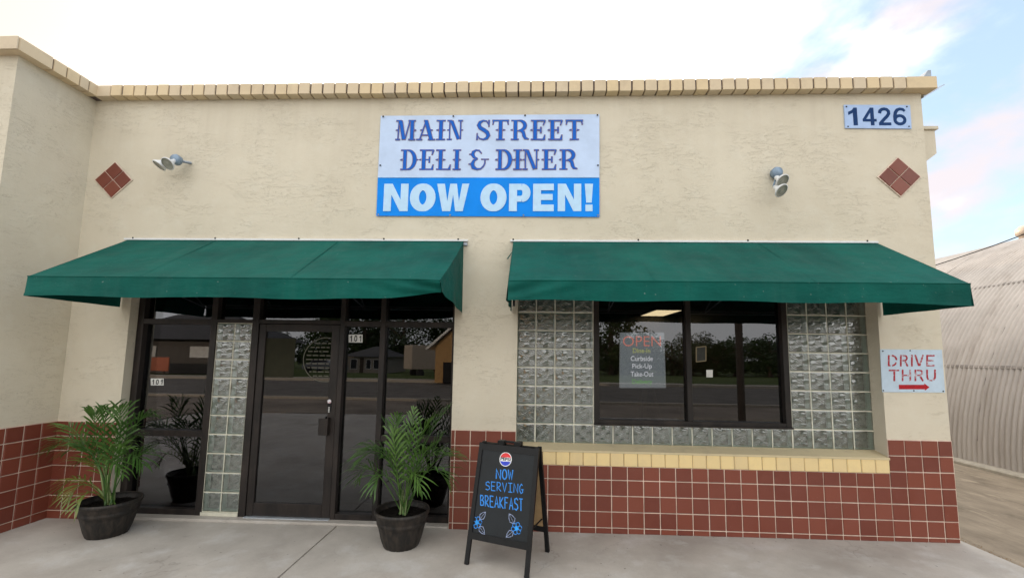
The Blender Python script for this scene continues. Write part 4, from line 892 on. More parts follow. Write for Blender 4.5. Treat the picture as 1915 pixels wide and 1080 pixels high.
# open sign just inside the window
oy = PY+.02
opn, oc = plate('open_hours_sign', 'hanging clear sheet sign reading OPEN Dine-In Curbside Pick-Up Take-Out Delivery inside the window', 'sign', [(1160, 622), (1241, 622), (1244.5, 724), (1159, 724)], oy, 'sheet', .004)
q = [P(px, py, 1, oy-.001)-oc for px, py in ((1160, 622), (1241, 622), (1244.5, 724), (1159, 724))]
m = MB()
for i in range(4): m.bar(q[i], q[(i+1) % 4], .006, .010)
m.build('edge_trim', M['edge'], opn)
for body, x0, x1, yt, yb_, mt in (('OPEN', 1165, 1236, 628, 647, 'glowr'), ('Dine-In', 1183.5, 1216, 650.5, 659.5, 'glowy'), ('Curbside', 1179.5, 1221, 665, 674.5, 'gloww'), ('Pick-Up', 1182.5, 1219, 679.5, 691, 'gloww'), ('Take-Out', 1179.5, 1222, 694, 703.5, 'gloww'), ('Delivery', 1182.5, 1220, 708.5, 720, 'glowg')):
    fit_text(opn, oc, body, x0, x1, yt, yb_, oy-.0015, mt, -.008 if body == 'OPEN' else .012, .001)

# ================================================================== FLOODLIGHTS
def flood(label, base, box, heads, arm):
    r = thing('floodlight', label, 'wall light', base, group='twin floodlights on the upper wall'); B = Vector(base)
    m = MB(); m.tube([Vector((0, 0, 0)), Vector(arm)-B], .014, 10); m.build('arm', M['steel'], r)
    d = (Vector(box)-Vector(base)); bx = Vector(box)-B
    m = MB(); rm = Matrix.Translation(bx)@Matrix.Rotation(rad(90), 4, 'X'); m.lathe([(0, -.035), (.040, -.035), (.052, -.026), (.054, .02), (.046, .034), (0, .036)], 20, rm); m.tube([bx+Vector((-.05, 0, 0)), bx+Vector((.05, 0, 0))], .02, 10)
    m.build('junction_box', M['lampblue'], r)
    for h, dr_ in heads:
        h = Vector(h)-B; dr_ = Vector(dr_).normalized(); q_ = dr_.to_track_quat('Z', 'Y').to_matrix().to_4x4(); T4 = Matrix.Translation(h)@q_
        m = MB(); m.lathe([(0, -.090), (.020, -.088), (.024, -.060), (.030, -.045), (.062, -.010), (.068, 0), (.068, .006), (.061, .008)], 24, T4); hd = m.build('lamp_head', M['white'], r)
        m = MB(); m.lathe([(.062, .004), (.052, .001), (.03, -.002), (.012, .002), (0, .004)], 24, T4); m.build('lens', M['lampglass'], hd)
        m = MB(); m.tube([bx, bx.lerp(h-dr_*.1, .6)+Vector((0, 0, -.012)), h-dr_*.10], .010, 8); m.build('knuckle', M['lampblue'], hd)
yl = -.13
bxL = P(330, 299, 1, yl); fl = flood('twin floodlight on a short arm beside the left diamond tile inset', P(357, 305, 1, -.002), bxL, [(P(314, 306, 1, -.22), (-.15, -.75, -.72)), (P(298, 309, 1, -.17), (-.45, -.42, -.95))], P(332, 300, 1, yl))
bxR = P(1452, 323, 1, -.05); fl = flood('twin floodlight with two stacked lamp heads left of the right diamond inset', P(1452, 324, 1, -.002), bxR, [(P(1463, 338, 1, -.16), (.30, -.75, -.75)), (P(1461, 356, 1, -.17), (.36, -.70, -.72))], P(1452, 323, 1, -.03))

# ================================================================== BARREL PLANTERS WITH PALMS
def frond(par, base, mid, tip, n=20, ll=.20, mat='leaf', rs=None, droop=.6, spread=1.0):
    rs = rs or random.Random(1); a, b, c = map(Vector, (base, mid, tip)); m = MB(); pts = [a.lerp(b, t).lerp(b.lerp(c, t), t) for t in [i/14 for i in range(15)]]
    m.tube(pts, [.0050*(1-.8*i/14)+.0012 for i in range(15)], 5)
    st = .30
    for i in range(n):
        t = st+(1-st)*(i+.5)/n; p = a.lerp(b, t).lerp(b.lerp(c, t), t); d = ((b-a).lerp(c-b, t)).normalized()
        side = d.cross(Vector((0, 0, 1)));
        if side.length < .15: side = d.cross(Vector((0, 1, 0)))
        side.normalize(); up = side.cross(d).normalized()
        k = (i+.5)/n; ln = ll*(.55+.9*math.sin(math.pi*min(1, k*.82+.14)))*(1-.45*max(0, k-.7)/.3)
        for sgn in (-1, 1):
            f_ = rs.uniform(.75, 1.15); q_ = (side*sgn*(.85-.45*k)*spread+d*(.75+.35*k)+up*(.22+rs.uniform(-.12, .16))).normalized()
            L1 = ln*f_; w_ = .0068+.003*math.sin(math.pi*k); p1 = p+q_*L1*.33; p2 = p+q_*L1*.70+Vector((0, 0, -droop*L1*.16)); p3 = p+q_*L1*.97+Vector((0, 0, -droop*L1*rs.uniform(.35, .7)))
            wv = (q_.cross(up)).normalized()*w_; keel = up*(-w_*.25)
            m.add([p+wv*.25, p-wv*.25, p1+wv*.95, p1+keel, p1-wv*.95, p2+wv*.75, p2+keel*.7, p2-wv*.75, p3], [(0, 2, 3), (0, 3, 1), (1, 3, 4), (2, 5, 6, 3), (3, 6, 7, 4), (5, 8, 6), (6, 8, 7)], True)
    return m.build('frond', M[mat], par)
def planter(x, y, label, fr, seed, yellow=()):
    z = gz(x)-.001; r = thing('potted_palm', label, 'potted palm', (x, y, z), group='palms in barrel planters beside the entrance'); rs = random.Random(seed)
    prof = [(0, .0), (.145, .0), (.152, .006), (.172, .06), (.188, .12), (.199, .165), (.2055, .185), (.213, .19), (.2155, .215), (.213, .224), (.216, .230), (.228, .268), (.230, .272), (.236, .276), (.238, .292), (.234, .306), (.226, .308), (.221, .300), (.215, .24), (0, .24)]
    def wob(k, j): return 1+(.0 if j < 1 or j > 12 else (-.032 if k % 6 == 0 else .004*math.sin(k*2.1)))
    m = MB(); m.lathe(prof[:18], 72, None, True, wob); pot = m.build('pot', M['barrel'], r)
    m = MB(); n_ = 26; vs = [(0, 0, .262)]
    for j in range(1, 6):
        for i in range(n_): a_ = 2*math.pi*i/n_; vs.append((.0438*j*math.cos(a_), .0438*j*math.sin(a_), .262-.002*j+rs.gauss(0, .003)))
    fs = [(0, 1+i, 1+(i+1) % n_) for i in range(n_)]+[(1+(j-1)*n_+i, 1+(j-1)*n_+(i+1) % n_, 1+j*n_+(i+1) % n_, 1+j*n_+i) for j in range(1, 5) for i in range(n_)]
    m.add(vs, fs, True); m.build('soil', M['soil'], r)
    m = MB()
    for i in range(240):
        a_, q_ = rs.uniform(0, 6.28), .205*math.sqrt(rs.random()); s_ = rs.uniform(.004, .011); px, py = q_*math.cos(a_), q_*math.sin(a_); v = [Vector((px, py, .262))+Vector((rs.gauss(0, s_), rs.gauss(0, s_), rs.uniform(-.2, 1)*s_)) for _ in range(4)]
        m.add(v, [(0, 1, 2), (0, 2, 3), (1, 2, 3), (0, 1, 3)])
    m.build('bark_chips', M['soil'], r, stuff=True)
    O = Vector((x, y, z)); bases = []
    for i, (mpx, mpy, tpx, tpy, dm, dt, n_, ll) in enumerate(fr):
        a_ = rs.uniform(0, 6.28); q_ = rs.uniform(.005, .05); b_ = Vector((q_*math.cos(a_), q_*math.sin(a_)*.7, .255))
        mid = P(mpx, mpy, 1, y+dm)-O; tip = P(tpx, tpy, 1, y+dt)-O; mid.z = max(mid.z, .3)
        mid2 = mid*2-(b_+tip)/2       # curve passes through mid
        frond(r, b_, mid2, tip, int(n_*.72), ll*1.12, 'leafy' if i in yellow else 'leaf', rs)
        bases.append((b_, mid2))
    for b_, m2 in bases[::2][:7]:
        m = MB(); e_ = b_.lerp(m2, .42); e_.z = min(e_.z, .62); m.tube([b_+Vector((.004, .003, -.01)), b_.lerp(e_, .5)+Vector((0, 0, .01)), e_], [.0105, .0085, .005], 8); m.build('cane', M['cane'], r)
    return r
# mid px, tip px, depth offset at mid, at tip, leaflets a side, leaflet length
frR = [(745, 860, 713, 778, -.02, -.08, 17, .15), (722, 850, 668, 868, -.06, -.16, 20, .20), (726, 862, 676, 842, -.02, -.10, 18, .17), (722, 890, 700, 915, -.10, -.20, 14, .16), (765, 850, 775, 762, .03, .02, 17, .15),
       (790, 840, 842, 758, .04, .10, 20, .19), (785, 870, 835, 850, .02, .04, 18, .19), (800, 880, 838, 905, -.05, -.08, 15, .18), (742, 880, 735, 800, -.10, -.20, 14, .15), (775, 880, 805, 835, -.08, -.18, 16, .17),
       (755, 870, 752, 812, .06, .12, 15, .15), (770, 885, 790, 925, -.13, -.24, 12, .13), (735, 870, 705, 860, .06, .12, 16, .16), (738, 845, 745, 775, .0, -.06, 17, .16), (775, 845, 810, 782, -.05, -.12, 18, .17), (700, 880, 672, 900, .0, .04, 15, .16), (810, 865, 862, 858, .02, .05, 16, .17), (795, 868, 828, 812, .08, .14, 16, .16)]
planter(-1.108, -.385, 'areca palm in a dark barrel planter standing between the door and the chalkboard sign', frR, 4)
frL = [(160, 835, 92, 842, .02, .02, 20, .19), (155, 822, 118, 800, .05, .10, 18, .17), (195, 815, 206, 766, .04, .02, 18, .18), (225, 815, 222, 762, -.02, -.10, 18, .18), (242, 812, 292, 778, .02, .05, 20, .18),
       (235, 855, 268, 870, -.08, -.16, 15, .19), (160, 905, 128, 938, -.10, -.20, 14, .13), (150, 895, 108, 925, -.03, -.06, 13, .12), (212, 850, 240, 838, -.10, -.22, 15, .16), (185, 850, 150, 830, .08, .15, 16, .17), (180, 870, 142, 868, .05, .08, 15, .16),
       (222, 840, 262, 815, .08, .14, 17, .16), (180, 815, 178, 772, .02, .04, 17, .17), (210, 835, 250, 785, -.04, -.10, 18, .17), (170, 845, 118, 850, -.02, -.06, 17, .17), (240, 870, 285, 845, .02, .04, 16, .17), (205, 862, 232, 892, -.14, -.26, 13, .14), (168, 920, 140, 955, -.13, -.25, 11, .12)]
planter(-3.83, -.335, 'areca palm with some yellow fronds in a dark barrel planter at the left wall corner', frL, 9, yellow=(6, 7, 17, 10))

# ================================================================== A-FRAME CHALKBOARD
AR = math.atan2(-.194, .505); AO = Vector((-.160, -.574, gz(-.16)))
af = thing('sandwich_board', 'black A-frame chalkboard sign reading NOW SERVING BREAKFAST in blue chalk', 'chalkboard sign', AO, AR)
HW, HD, HT = .272, .243, .905
def leg_pts(sx, front):
    s_ = -1 if front else 1
    return (sx*HW, s_*HD, 0), (sx*(HW-.012), s_*.022, HT)
ang = math.atan2(HD-.022, HT)
def side_frame(front):
    s_ = -1 if front else 1; out_ = []
    def pt(u, v, w_=0): # u across, v height fraction, w outwards
        return Vector((u, s_*(HD-(HD-.022)*v)+s_*w_*math.cos(ang), HT*v+w_*math.sin(ang)))
    for sx in (-1, 1):
        m = MB(); m.bar(pt(sx*(HW-.016), 0), pt(sx*(HW-.018), 1), .034, .026, (0, s_, .2)); m.build('leg', M['dark'], af)
    m = MB(); m.bar(pt(-HW+.033, .225), pt(HW-.033, .225), .026, .050, (0, -s_*math.tan(ang), 1)); m.build('rail', M['dark'], af); m = MB(); m.bar(pt(-HW+.033, .965), pt(HW-.033, .965), .026, .052, (0, -s_*math.tan(ang), 1)); m.build('rail', M['dark'], af)
    return pt
ptF = side_frame(True); ptB = side_frame(False)
for pt, nm, mt, w_ in ((ptF, 'chalkboard_panel', 'board', .004), (ptB, 'back_panel', 'tan', -.006)):
    m = MB(); a, b_, c_, d_ = pt(-HW+.03, .24, w_), pt(HW-.03, .24, w_), pt(HW-.03, .95, w_), pt(-HW+.03, .95, w_); o_ = pt(0, .5, w_-.006)-pt(0, .5, w_)
    m.add([a, b_, c_, d_]+[q+o_ for q in (a, b_, c_, d_)], [(0, 1, 2, 3), (7, 6, 5, 4), (0, 4, 5, 1), (1, 5, 6, 2), (2, 6, 7, 3), (3, 7, 4, 0)]); m.build(nm, M[mt], af)
m = MB(); m.bbox(-.105, -.045, -.032, .032, HT-.01, HT+.030, .005); m.bbox(.045, .105, -.032, .032, HT-.01, HT+.030, .005); m.bbox(-.05, .05, -.012, .012, HT+.012, HT+.030, .004); m.build('carry_handle', M['dark'], af)
for sx in (-1, 1):
    m = MB(); m.bar(ptF(sx*(HW-.04), .32), ptB(sx*(HW-.04), .32), .012, .006); m.build('hinge_stay', M['dark'], af)
    for v in (.36, .83):
        m = MB(); m.bar(ptF(sx*(HW-.034), v-.02, .008), ptF(sx*(HW-.034), v+.02, .008), .012, .006, (0, -1, .2)); m.build('clip', M['dark'], af)
# marks on the board: pixel rays cut the tilted board plane
Mw = Matrix.Translation(AO)@Matrix.Rotation(AR, 4, 'Z'); Mi = Mw.inverted()
bo = Mw@ptF(0, .5, .0045); bex = (Mw@ptF(1, .5)-Mw@ptF(0, .5)).normalized(); bey = (Mw@ptF(0, 1)-Mw@ptF(0, 0)).normalized(); bn = bex.cross(bey)
def BU(px, py):
    d = CF+CR*((px-CX)/F)-CU*((py-CY)/F); h = CAMP+d*((bo-CAMP).dot(bn)/d.dot(bn)); return (h-bo).dot(bex), (h-bo).dot(bey)
lex, ley, lno = (ptF(1, .5)-ptF(0, .5)).normalized(), (ptF(0, 1)-ptF(0, 0)).normalized(), None; lno = lex.cross(ley); lo = ptF(0, .5, .0045)
def board_strokes(name, st, mat, lift=.0003):
    m = MB(); stroke_mesh(m, st, lo, lex, ley, lno, 0, lift); return m.build(name, M[mat], af)
CHK = {'N': [[(0, 0), (.05, 1), (.75, 0), (.8, 1)]], 'O': [arc(.4, .5, .38, .5, 0, 360, 12)], 'W': [[(0, 1), (.2, 0), (.42, .7), (.62, 0), (.85, 1)]], 'S': [[(.7, .85), (.45, 1), (.1, .9), (.1, .6), (.6, .45), (.7, .2), (.4, 0), (.02, .1)]],
       'E': [[(.7, 1), (.05, 1), (.05, 0), (.72, 0)], [(.05, .52), (.6, .52)]], 'R': [[(.05, 0), (.05, 1), (.5, .98), (.68, .78), (.5, .52), (.08, .48), (.75, 0)]], 'V': [[(0, 1), (.4, 0), (.8, 1)]], 'I': [[(.3, 0), (.3, 1)], [(0, 1), (.6, 1)], [(0, 0), (.6, 0)]],
       'G': [[(.75, .85), (.45, 1), (.08, .7), (.08, .25), (.4, 0), (.75, .12), (.76, .42), (.45, .42)], [(.76, .42), (1.0, .40)]], 'B': [[(.08, 0), (.08, 1), (.5, .98), (.6, .78), (.45, .55), (.1, .52)], [(.45, .55), (.7, .35), (.6, .05), (.08, 0)]],
       'A': [[(0, 0), (.38, 1), (.76, 0)], [(.14, .35), (.62, .35)]], 'K': [[(.05, 0), (.05, 1)], [(.7, 1), (.08, .45), (.72, 0)]], 'F': [[(.7, 1), (.08, 1), (.08, 0)], [(.08, .55), (.55, .55)]], 'T': [[(0, 1), (.8, 1)], [(.4, 1), (.4, 0)]]}
rc_ = random.Random(8)
def chalk_word(word, px0, px1, pyt0, pyb0, pyt1, pyb1, wd):
    n_ = len(word)
    for k, ch in enumerate(word):
        t0, t1 = k/n_, (k+1)/n_; xa = px0+(px1-px0)*t0; xb_ = px0+(px1-px0)*(t1-.16/n_*1.6); yt = pyt0+(pyt1-pyt0)*t0+rc_.uniform(-.4, .4); yb_ = pyb0+(pyb1-pyb0)*t0+rc_.uniform(-.4, .4)
        A = Vector(BU(xa, yb_)); B = Vector(BU(xb_, yb_+(pyb1-pyb0)*.8/n_)); C_ = Vector(BU(xa, yt)); st = []
        for s_ in CHK[ch]:
            mxx = max(p[0] for q in CHK[ch] for p in q)
            st.append(([tuple(A+(B-A)*(p[0]/mxx)+(C_-A)*p[1]) for p in s_], wd))
        board_strokes('chalk_letter', st, 'chalk')
chalk_word('NOW', 928, 962, 877, 894, 878, 896, .0105); chalk_word('SERVING', 908, 982, 899, 915, 905, 922, .0070); chalk_word('BREAKFAST', 898, 980, 925, 944, 932, 955, .0085)
def flower(cx_, cy_, flip):
    c0 = Vector(BU(cx_, cy_)); st = []
    for k in range(6):
        a_ = rad(60*k+15); st.append((arc(c0.x+.029*math.cos(a_), c0.y+.029*math.sin(a_), .0155, .0155, 0, 330, 10), .0050))
    board_strokes('chalk_petals', st, 'chalk')
    board_strokes('chalk_flower_centre', [([tuple(c0+Vector((.010*math.cos(rad(a_)), .010*math.sin(rad(a_))))) for a_ in (0, 120, 240)], .012, True), ([tuple(c0+Vector((-.008, -.002))), tuple(c0+Vector((.008, .004)))], .014)], 'chalkb', .0006)
    for s_ in (1, -1):
        lf = []
        tip = c0+Vector((flip*.052, s_*.070+(-.0)));
        if s_ == 1 and flip < 0: tip = c0+Vector((-.075, .095))
        if s_ == 1 and flip > 0: tip = c0+Vector((.066, .088))
        if s_ == -1: tip = c0+Vector((flip*.080, -.074))
        root = c0+(tip-c0)*.30; d = tip-root; nn = Vector((-d.y, d.x))*.30
        lf.append(([tuple(root), tuple(root+d*.35+nn), tuple(root+d*.7+nn*.7), tuple(tip), tuple(root+d*.7-nn*.7), tuple(root+d*.35-nn)], .0048, True)); lf.append(([tuple(root), tuple(tip)], .0030))
        board_strokes('chalk_leaf', lf, 'chalkw')
flower(892, 976, 1); flower(966, 987, -1)
# round soda logo sticker
lc = Vector(BU(945.5, 858)); lr = .056; n_ = 40
def band(name, ylo, yhi, mat, lift, wav=.0, R0=lr):
    m = MB(); vs = []; K = 24
    def clampy(x, y): h_ = math.sqrt(max(0, R0*R0-x*x)); return max(-h_, min(h_, y))
    for i in range(K+1):
        x = -R0+2*R0*i/K; wv_ = wav*math.sin(x/R0*math.pi)
        for y in (ylo, yhi): yy_ = clampy(x, (y*R0+wv_) if abs(y) < 1 else y*R0); v = lo+lex*(lc.x+x)+ley*(lc.y+yy_)+lno*lift; vs.append(v)
    m.add(vs, [(2*i, 2*i+2, 2*i+3, 2*i+1) for i in range(K)]); m.build(name, M[mat], af)
band('logo_disc', -1, 1, 'logow', .0004); band('logo_top', .30, 1, 'logor', .0008, .0015, lr*.90); band('logo_bottom', -1, -.34, 'logob', .0008, .0015, lr*.90)
a = Vector((lc.x-lr*.82, lc.y-lr*.20)); text_obj('logo_lettering', 'PEPSI', M['dark'], af, lo+lex*a.x+ley*a.y, lex, ley, lno, lr*1.64, lr*.44, .03, .0010)

# ================================================================== QUONSET HUT
HX, HR = 7.22, 4.52; ZB0 = -.10
hut = thing('quonset_hut', 'long weathered corrugated metal hut with a curved roof beyond the lane', 'hut', (HX+HR, 12, ZB0))
m = MB(); y_, pit = -1.2, .083; na = 34; ys_ = []
while y_ < 26: ys_.append(y_); y_ += pit/6
vs = []
for j, y in enumerate(ys_):
    rr_ = HR+.019*1.15*math.cos(2*math.pi*(j % 6)/6)+.004*math.sin(y*1.7)
    for i in range(na+1):
        a_ = math.pi-math.pi*i/na; vs.append((rr_*math.cos(a_), y-12, rr_*math.sin(a_)))
m.add(vs, [(j*(na+1)+i, j*(na+1)+i+1, (j+1)*(na+1)+i+1, (j+1)*(na+1)+i) for j in range(len(ys_)-1) for i in range(na)], True)
m.build('corrugated_shell', M['hut'], hut)
# overlapping sheet joints: raised ribs round the arch and horizontal laps
lapm = m_plain('sheet_lap_dark_metal', (.30, .27, .25), .5, .5, .3, var=.3, obj=False)  # joints in a darker grey than the shell
for y in [1.62, 3.2, 5.4, 8.3]:
    m = MB(); m.tube([((HR+.012)*math.cos(math.pi-math.pi*i/30), y-12, (HR+.012)*math.sin(math.pi-math.pi*i/30)) for i in range(31)], .006, 5); m.build('lap_rib', lapm, hut)
for zz_ in (1.62, 3.1):
    a_ = math.asin(zz_/HR); m = MB()
    q_ = [((HR+.013)*-math.cos(a_+d), y, (HR+.013)*math.sin(a_+d)) for y in (-13, 14) for d in (0, .010)]; m.quad(q_[0], q_[1], q_[3], q_[2]); m.build('sheet_seam', lapm, hut)
m = MB()
vs = [(HR*.985*math.cos(math.pi*i/24), -13.18, HR*.985*math.sin(math.pi*i/24)) for i in range(25)]; m.add(vs, [tuple(range(25))]); m.build('end_wall', M['hut'], hut)
m = MB(); m.bbox(-HR-.20, -HR+.08, -13.3, 14, -.1, .115, .02); m.build('concrete_footing', M['kerb'], hut)
vp = P(1915, 428, 1, 6.3)
m = MB(); m.lathe([(0, -.8), (.17, -.8), (.17, .0), (.22, .0), (.22, .12), (.15, .20), (0, .22)], 20, Matrix.Translation(Vector((vp.x+.10, vp.y, vp.z-.12))-hut.location)); m.build('roof_vent', m_plain('vent_galvanised', (.55, .47, .40), .5, .5, .2), hut)
cb = MB(); p0, p1 = P(1745, 497, 1, 3.0), P(1990, 409, 1, 1.2); cb.tube([p0.lerp(p1, t)-Vector((0, 0, .02*math.sin(math.pi*t))) for t in [i/10 for i in range(11)]], .007, 6)
o = cb.build('overhead_cable', M['dark']); tag(o, 'thin dark cable running down along the curved roof of the metal hut', 'cable')

# ================================================================== INSIDE THE DINER
cl = P(1234, 585, 2, 2.72)
t_ = thing('ceiling_light', 'lit yellowish fluorescent ceiling panel seen through the window', 'ceiling light', (cl.x, cl.y, 2.735))
m = MB(); m.bbox(-.31, .31, -.75, .75, -.02, .0, .004); m.build('frame', M['white'], t_); m = MB(); m.box(-.29, -.006, -.72, .72, -.024, -.0205); m.build('diffuser', M['lampon'], t_); m = MB(); m.box(.006, .29, -.72, .72, -.024, -.0205); m.build('diffuser', M['lampon'], t_)
ez = thing('easel', 'light wooden easel with slanting legs standing behind the window', 'easel', (P(1215, 790, 1, .95).x, .95, -.02))
for a, b_ in (((-.30, -.12, .0), (-.03, .10, 1.45)), ((.30, -.12, .0), (.03, .10, 1.45)), ((0, .42, 0), (0, .12, 1.45))):
    m = MB(); m.bar(a, b_, .035, .022); m.build('leg', M['wood'], ez)
m = MB(); m.bar((-.24, -.06, .62), (.24, -.06, .62), .04, .025); m.build('ledge', M['wood'], ez)
pf, pc = plate('framed_picture', 'small square dark picture with a thin tan frame on the right window pane', 'picture', [(1302, 649), (1320, 647), (1320, 674), (1302, 676)], PY-.006, 'picture', .005)
q = [P(px, py, 1, PY-.008)-pc for px, py in ((1302, 649), (1320, 647), (1320, 674), (1302, 676))]; m = MB()
for i in range(4): m.bar(q[i], q[(i+1) % 4], .006, .010)
m.build('frame', M['wood'], pf)
nt_, ntc = plate('paper_notice', 'small white paper notice stuck low on the right window pane', 'notice', [(1321, 691), (1333, 691), (1333, 705), (1321, 705)], PY-.003, 'paper', .001)
tb = thing('diner_table', 'dark diner table inside behind the right window pane', 'table', (2.35, 1.35, -.02))
m = MB(); m.bbox(-.45, .45, -.35, .35, .72, .75, .006); m.build('tabletop', M['ifloor'], tb); m = MB(); m.tube([(0, 0, 0), (0, 0, .72)], .03, 10); m.bbox(-.25, .25, -.25, .25, 0, .03, .005); m.build('pedestal', M['dark'], tb)
ch_ = thing('bentwood_chair', 'dark bentwood chair inside beside the diner table', 'chair', (1.62, 1.25, -.02), .5)
m = MB(); m.lathe([(0, .44), (.19, .44), (.20, .455), (.19, .47), (0, .47)], 20); m.build('seat', M['ifloor'], ch_)
for sx in (-1, 1):
    for sy in (-1, 1): m = MB(); m.tube([(sx*.19, sy*.17, 0), (sx*.15, sy*.14, .44)], .012, 8); m.build('leg', M['dark'], ch_)
m = MB(); m.tube([(-.17, .16, .44), (-.17, .2, .75), (-.10, .21, .88), (0, .215, .91), (.10, .21, .88), (.17, .2, .75), (.17, .16, .44)], .012, 8); m.build('backrest', M['dark'], ch_)

# ================================================================== ACROSS THE ROAD (seen in the panes)
def R0(px, py, yr, g=.15): return P(px, py, 1, 2*g-yr)          # mirror in the pane plane: real x and z of what shows at a pixel
def tree(x, y, z, h, wd, label, var):
    r = thing('tree', label, 'tree', (x, y, z), random.random()*6, group='trees beyond the road'); 
    for nm, me in (('trunk', TRK[var]), ('crown', CRN[var])):
        o = bpy.data.objects.new(nm, me); COL.objects.link(o); o.parent = r; o.scale = (wd, wd, h)
TRK, CRN = [], []
for v in range(3):
    rs = random.Random(40+v); m = MB(); m.tube([(0, 0, 0), (.02, .01, .3), (-.01, .02, .6), (0, 0, .85)], [.05, .04, .025, .01], 8)
    for k in range(6):
        a_ = rs.uniform(0, 6.28); z_ = rs.uniform(.25, .6); m.tube([(0, 0, z_), (.16*math.cos(a_), .16*math.sin(a_), z_+.12), (.33*math.cos(a_), .33*math.sin(a_), z_+.2)], [.02, .013, .005], 6)
    me = m.mesh('trunk'); me.materials.append(M['bark']); TRK.append(me)
    m = MB(); cl_ = [(rs.gauss(0, .2), rs.gauss(0, .2), rs.uniform(.16, .88), rs.uniform(.13, .23)) for _ in range(22)]
    for i in range(3800):
        cx_, cy_, cz_, cr_ = rs.choice(cl_); d = Vector((rs.gauss(0, 1), rs.gauss(0, 1), rs.gauss(0, 1))).normalized()*cr_*rs.uniform(.6, 1.05); p = Vector((cx_, cy_, cz_))+Vector((d.x, d.y, d.z*.8))
        s_ = rs.uniform(.014, .030); u_ = Vector((rs.gauss(0, 1), rs.gauss(0, 1), rs.gauss(0, 1))).normalized(); v_ = u_.orthogonal().normalized(); m.quad(p-u_*s_, p+v_*s_*.6, p+u_*s_, p-v_*s_*.6)
    me = m.mesh('crown'); me.materials.append(M['tree']); CRN.append(me)
rs = random.Random(77)
kinds = ['broad dark tree standing behind the low house across the road', 'tall dense tree in the row beyond the grass across the road', 'round leafy tree at the far edge of the grass across the road']
for i in range(9): tree(-30+i*5.2+rs.uniform(-1.5, 1.5), -58-rs.uniform(0, 12), -1.3, rs.uniform(9, 13), rs.uniform(9, 12), kinds[0], i % 3)
for i in range(40): tree(14+i*4.2+rs.uniform(-2, 2), -90-rs.uniform(0, 14), -2.6, rs.uniform(7.2, 10), rs.uniform(11, 15), kinds[1], i % 3)
for i in range(16): tree(-150+i*7.5+rs.uniform(-3, 3), -90-rs.uniform(0, 20), -2.4, rs.uniform(8, 11), rs.uniform(10, 14), kinds[2], i % 3)
ha, hb = R0(645, 690, -46), R0(722, 690, -46); hx0, hx1 = ha.x, hb.x
hs = thing('low_house', 'low pale house with dark shingle roof across the road, mirrored in the narrow pane', 'house', ((hx0+hx1)/2, -50, -.75)); W_ = hx1-hx0
m = MB(); m.box(-W_/2, W_/2, -4, 4, 0, 2.0); wl = m.build('wall', M['housew'], hs)
m = MB(); m.add([(-W_/2-.4, -4.4, 1.95), (W_/2+.4, -4.4, 1.95), (W_/2+.4, 4.4, 1.95), (-W_/2-.4, 4.4, 1.95), (-W_/2+2, 0, 3.2), (W_/2-2, 0, 3.2)], [(0, 1, 5, 4), (1, 2, 5), (2, 3, 4, 5), (3, 0, 4), (0, 1, 2, 3)]); m.build('roof', M['roof'], hs)
for k, (a, b_) in enumerate(((-.36, -.22), (.02, .12), (.2, .36))):
    m = MB(); m.box(W_*a, W_*b_, 4.0, 4.04, .55, 1.6); wn = m.build('window', M['carglass'], hs); m = MB(); m.box(W_*a-.06, W_*b_+.06, 3.99, 4.02, .48, 1.67); m.build('window_frame', M['paper'], wn)
m = MB(); m.box(-W_*.14, -W_*.05, 4.0, 4.05, 0, 1.8); m.build('door', M['bark'], hs)
def vehicle(x, y, z, rz, label, cat, kind, mat):
    r = thing(kind, label, cat, (x, y, z), rz)
    if kind == 'box_truck':
        m = MB(); m.bbox(-2.9, .9, -1.05, 1.05, .7, 2.9, .04); m.build('cargo_box', M['housew'], r); m = MB(); m.add([(1.0, s_*.95, z_) for s_ in (-1, 1) for z_ in (.5, 2.1)]+[(2.0, s_*.9, 2.1) for s_ in (-1, 1)]+[(2.4, s_*.95, 1.35) for s_ in (-1, 1)]+[(3.3, s_*.95, 1.2) for s_ in (-1, 1)]+[(3.35, s_*.95, .5) for s_ in (-1, 1)],
            [(0, 1, 4, 6, 8, 10), (2, 3, 5, 7, 9, 11), (0, 2, 3, 1), (1, 3, 5, 4), (4, 5, 7, 6), (6, 7, 9, 8), (8, 9, 11, 10), (0, 10, 11, 2)]); m.build('cab', M[mat], r)
        m = MB(); m.quad((2.03, -.8, 2.05), (2.03, .8, 2.05), (2.41, .8, 1.40), (2.41, -.8, 1.40)); m.build('windscreen', M['dark'], r); wh = (-2., 2.3)
    else:
        m = MB(); prof_ = [(-2.2, .35), (-2.25, .85), (-1.5, .95), (-1.0, 1.42), (.5, 1.45), (1.2, .98), (2.1, .85), (2.2, .35)]; vs = [(a, s_*(.88 if b_ < 1.1 else .70), b_) for s_ in (-1, 1) for a, b_ in prof_]
        m.add(vs, [tuple(range(8)), tuple(range(8, 16))]+[(i, (i+1) % 8, 8+(i+1) % 8, 8+i) for i in range(8)]); m.build('body', M[mat], r)
        for s_ in (-1, 1): m = MB(); m.quad((-1.25, s_*.86, 1.0), (-.95, s_*.735, 1.38), (.5, s_*.735, 1.40), (1.05, s_*.86, 1.0)); m.build('side_window', M['carglass'], r)
        wh = (-1.35, 1.35)
    for wx_ in wh:
        for s_ in (-1, 1): m = MB(); m.lathe([(0, -.1), (.2, -.1), (.33, -.1), (.36, -.06), (.36, .06), (.33, .1), (0, .1)], 18, Matrix.Translation((wx_, s_*.86, .36))@Matrix.Rotation(rad(90), 4, 'X')); m.build('wheel', M['tyre'], r)
q = R0(738, 690, -31); vehicle(q.x+2.2, -37, -.5, rad(-35), 'white box truck parked on the grass side, mirrored in the right pane', 'truck', 'box_truck', 'carw')
q = R0(592, 690, -40); vehicle(q.x, -42, -.55, rad(10), 'white parked car beyond the road, mirrored in the door glass', 'car', 'parked_car', 'carw')
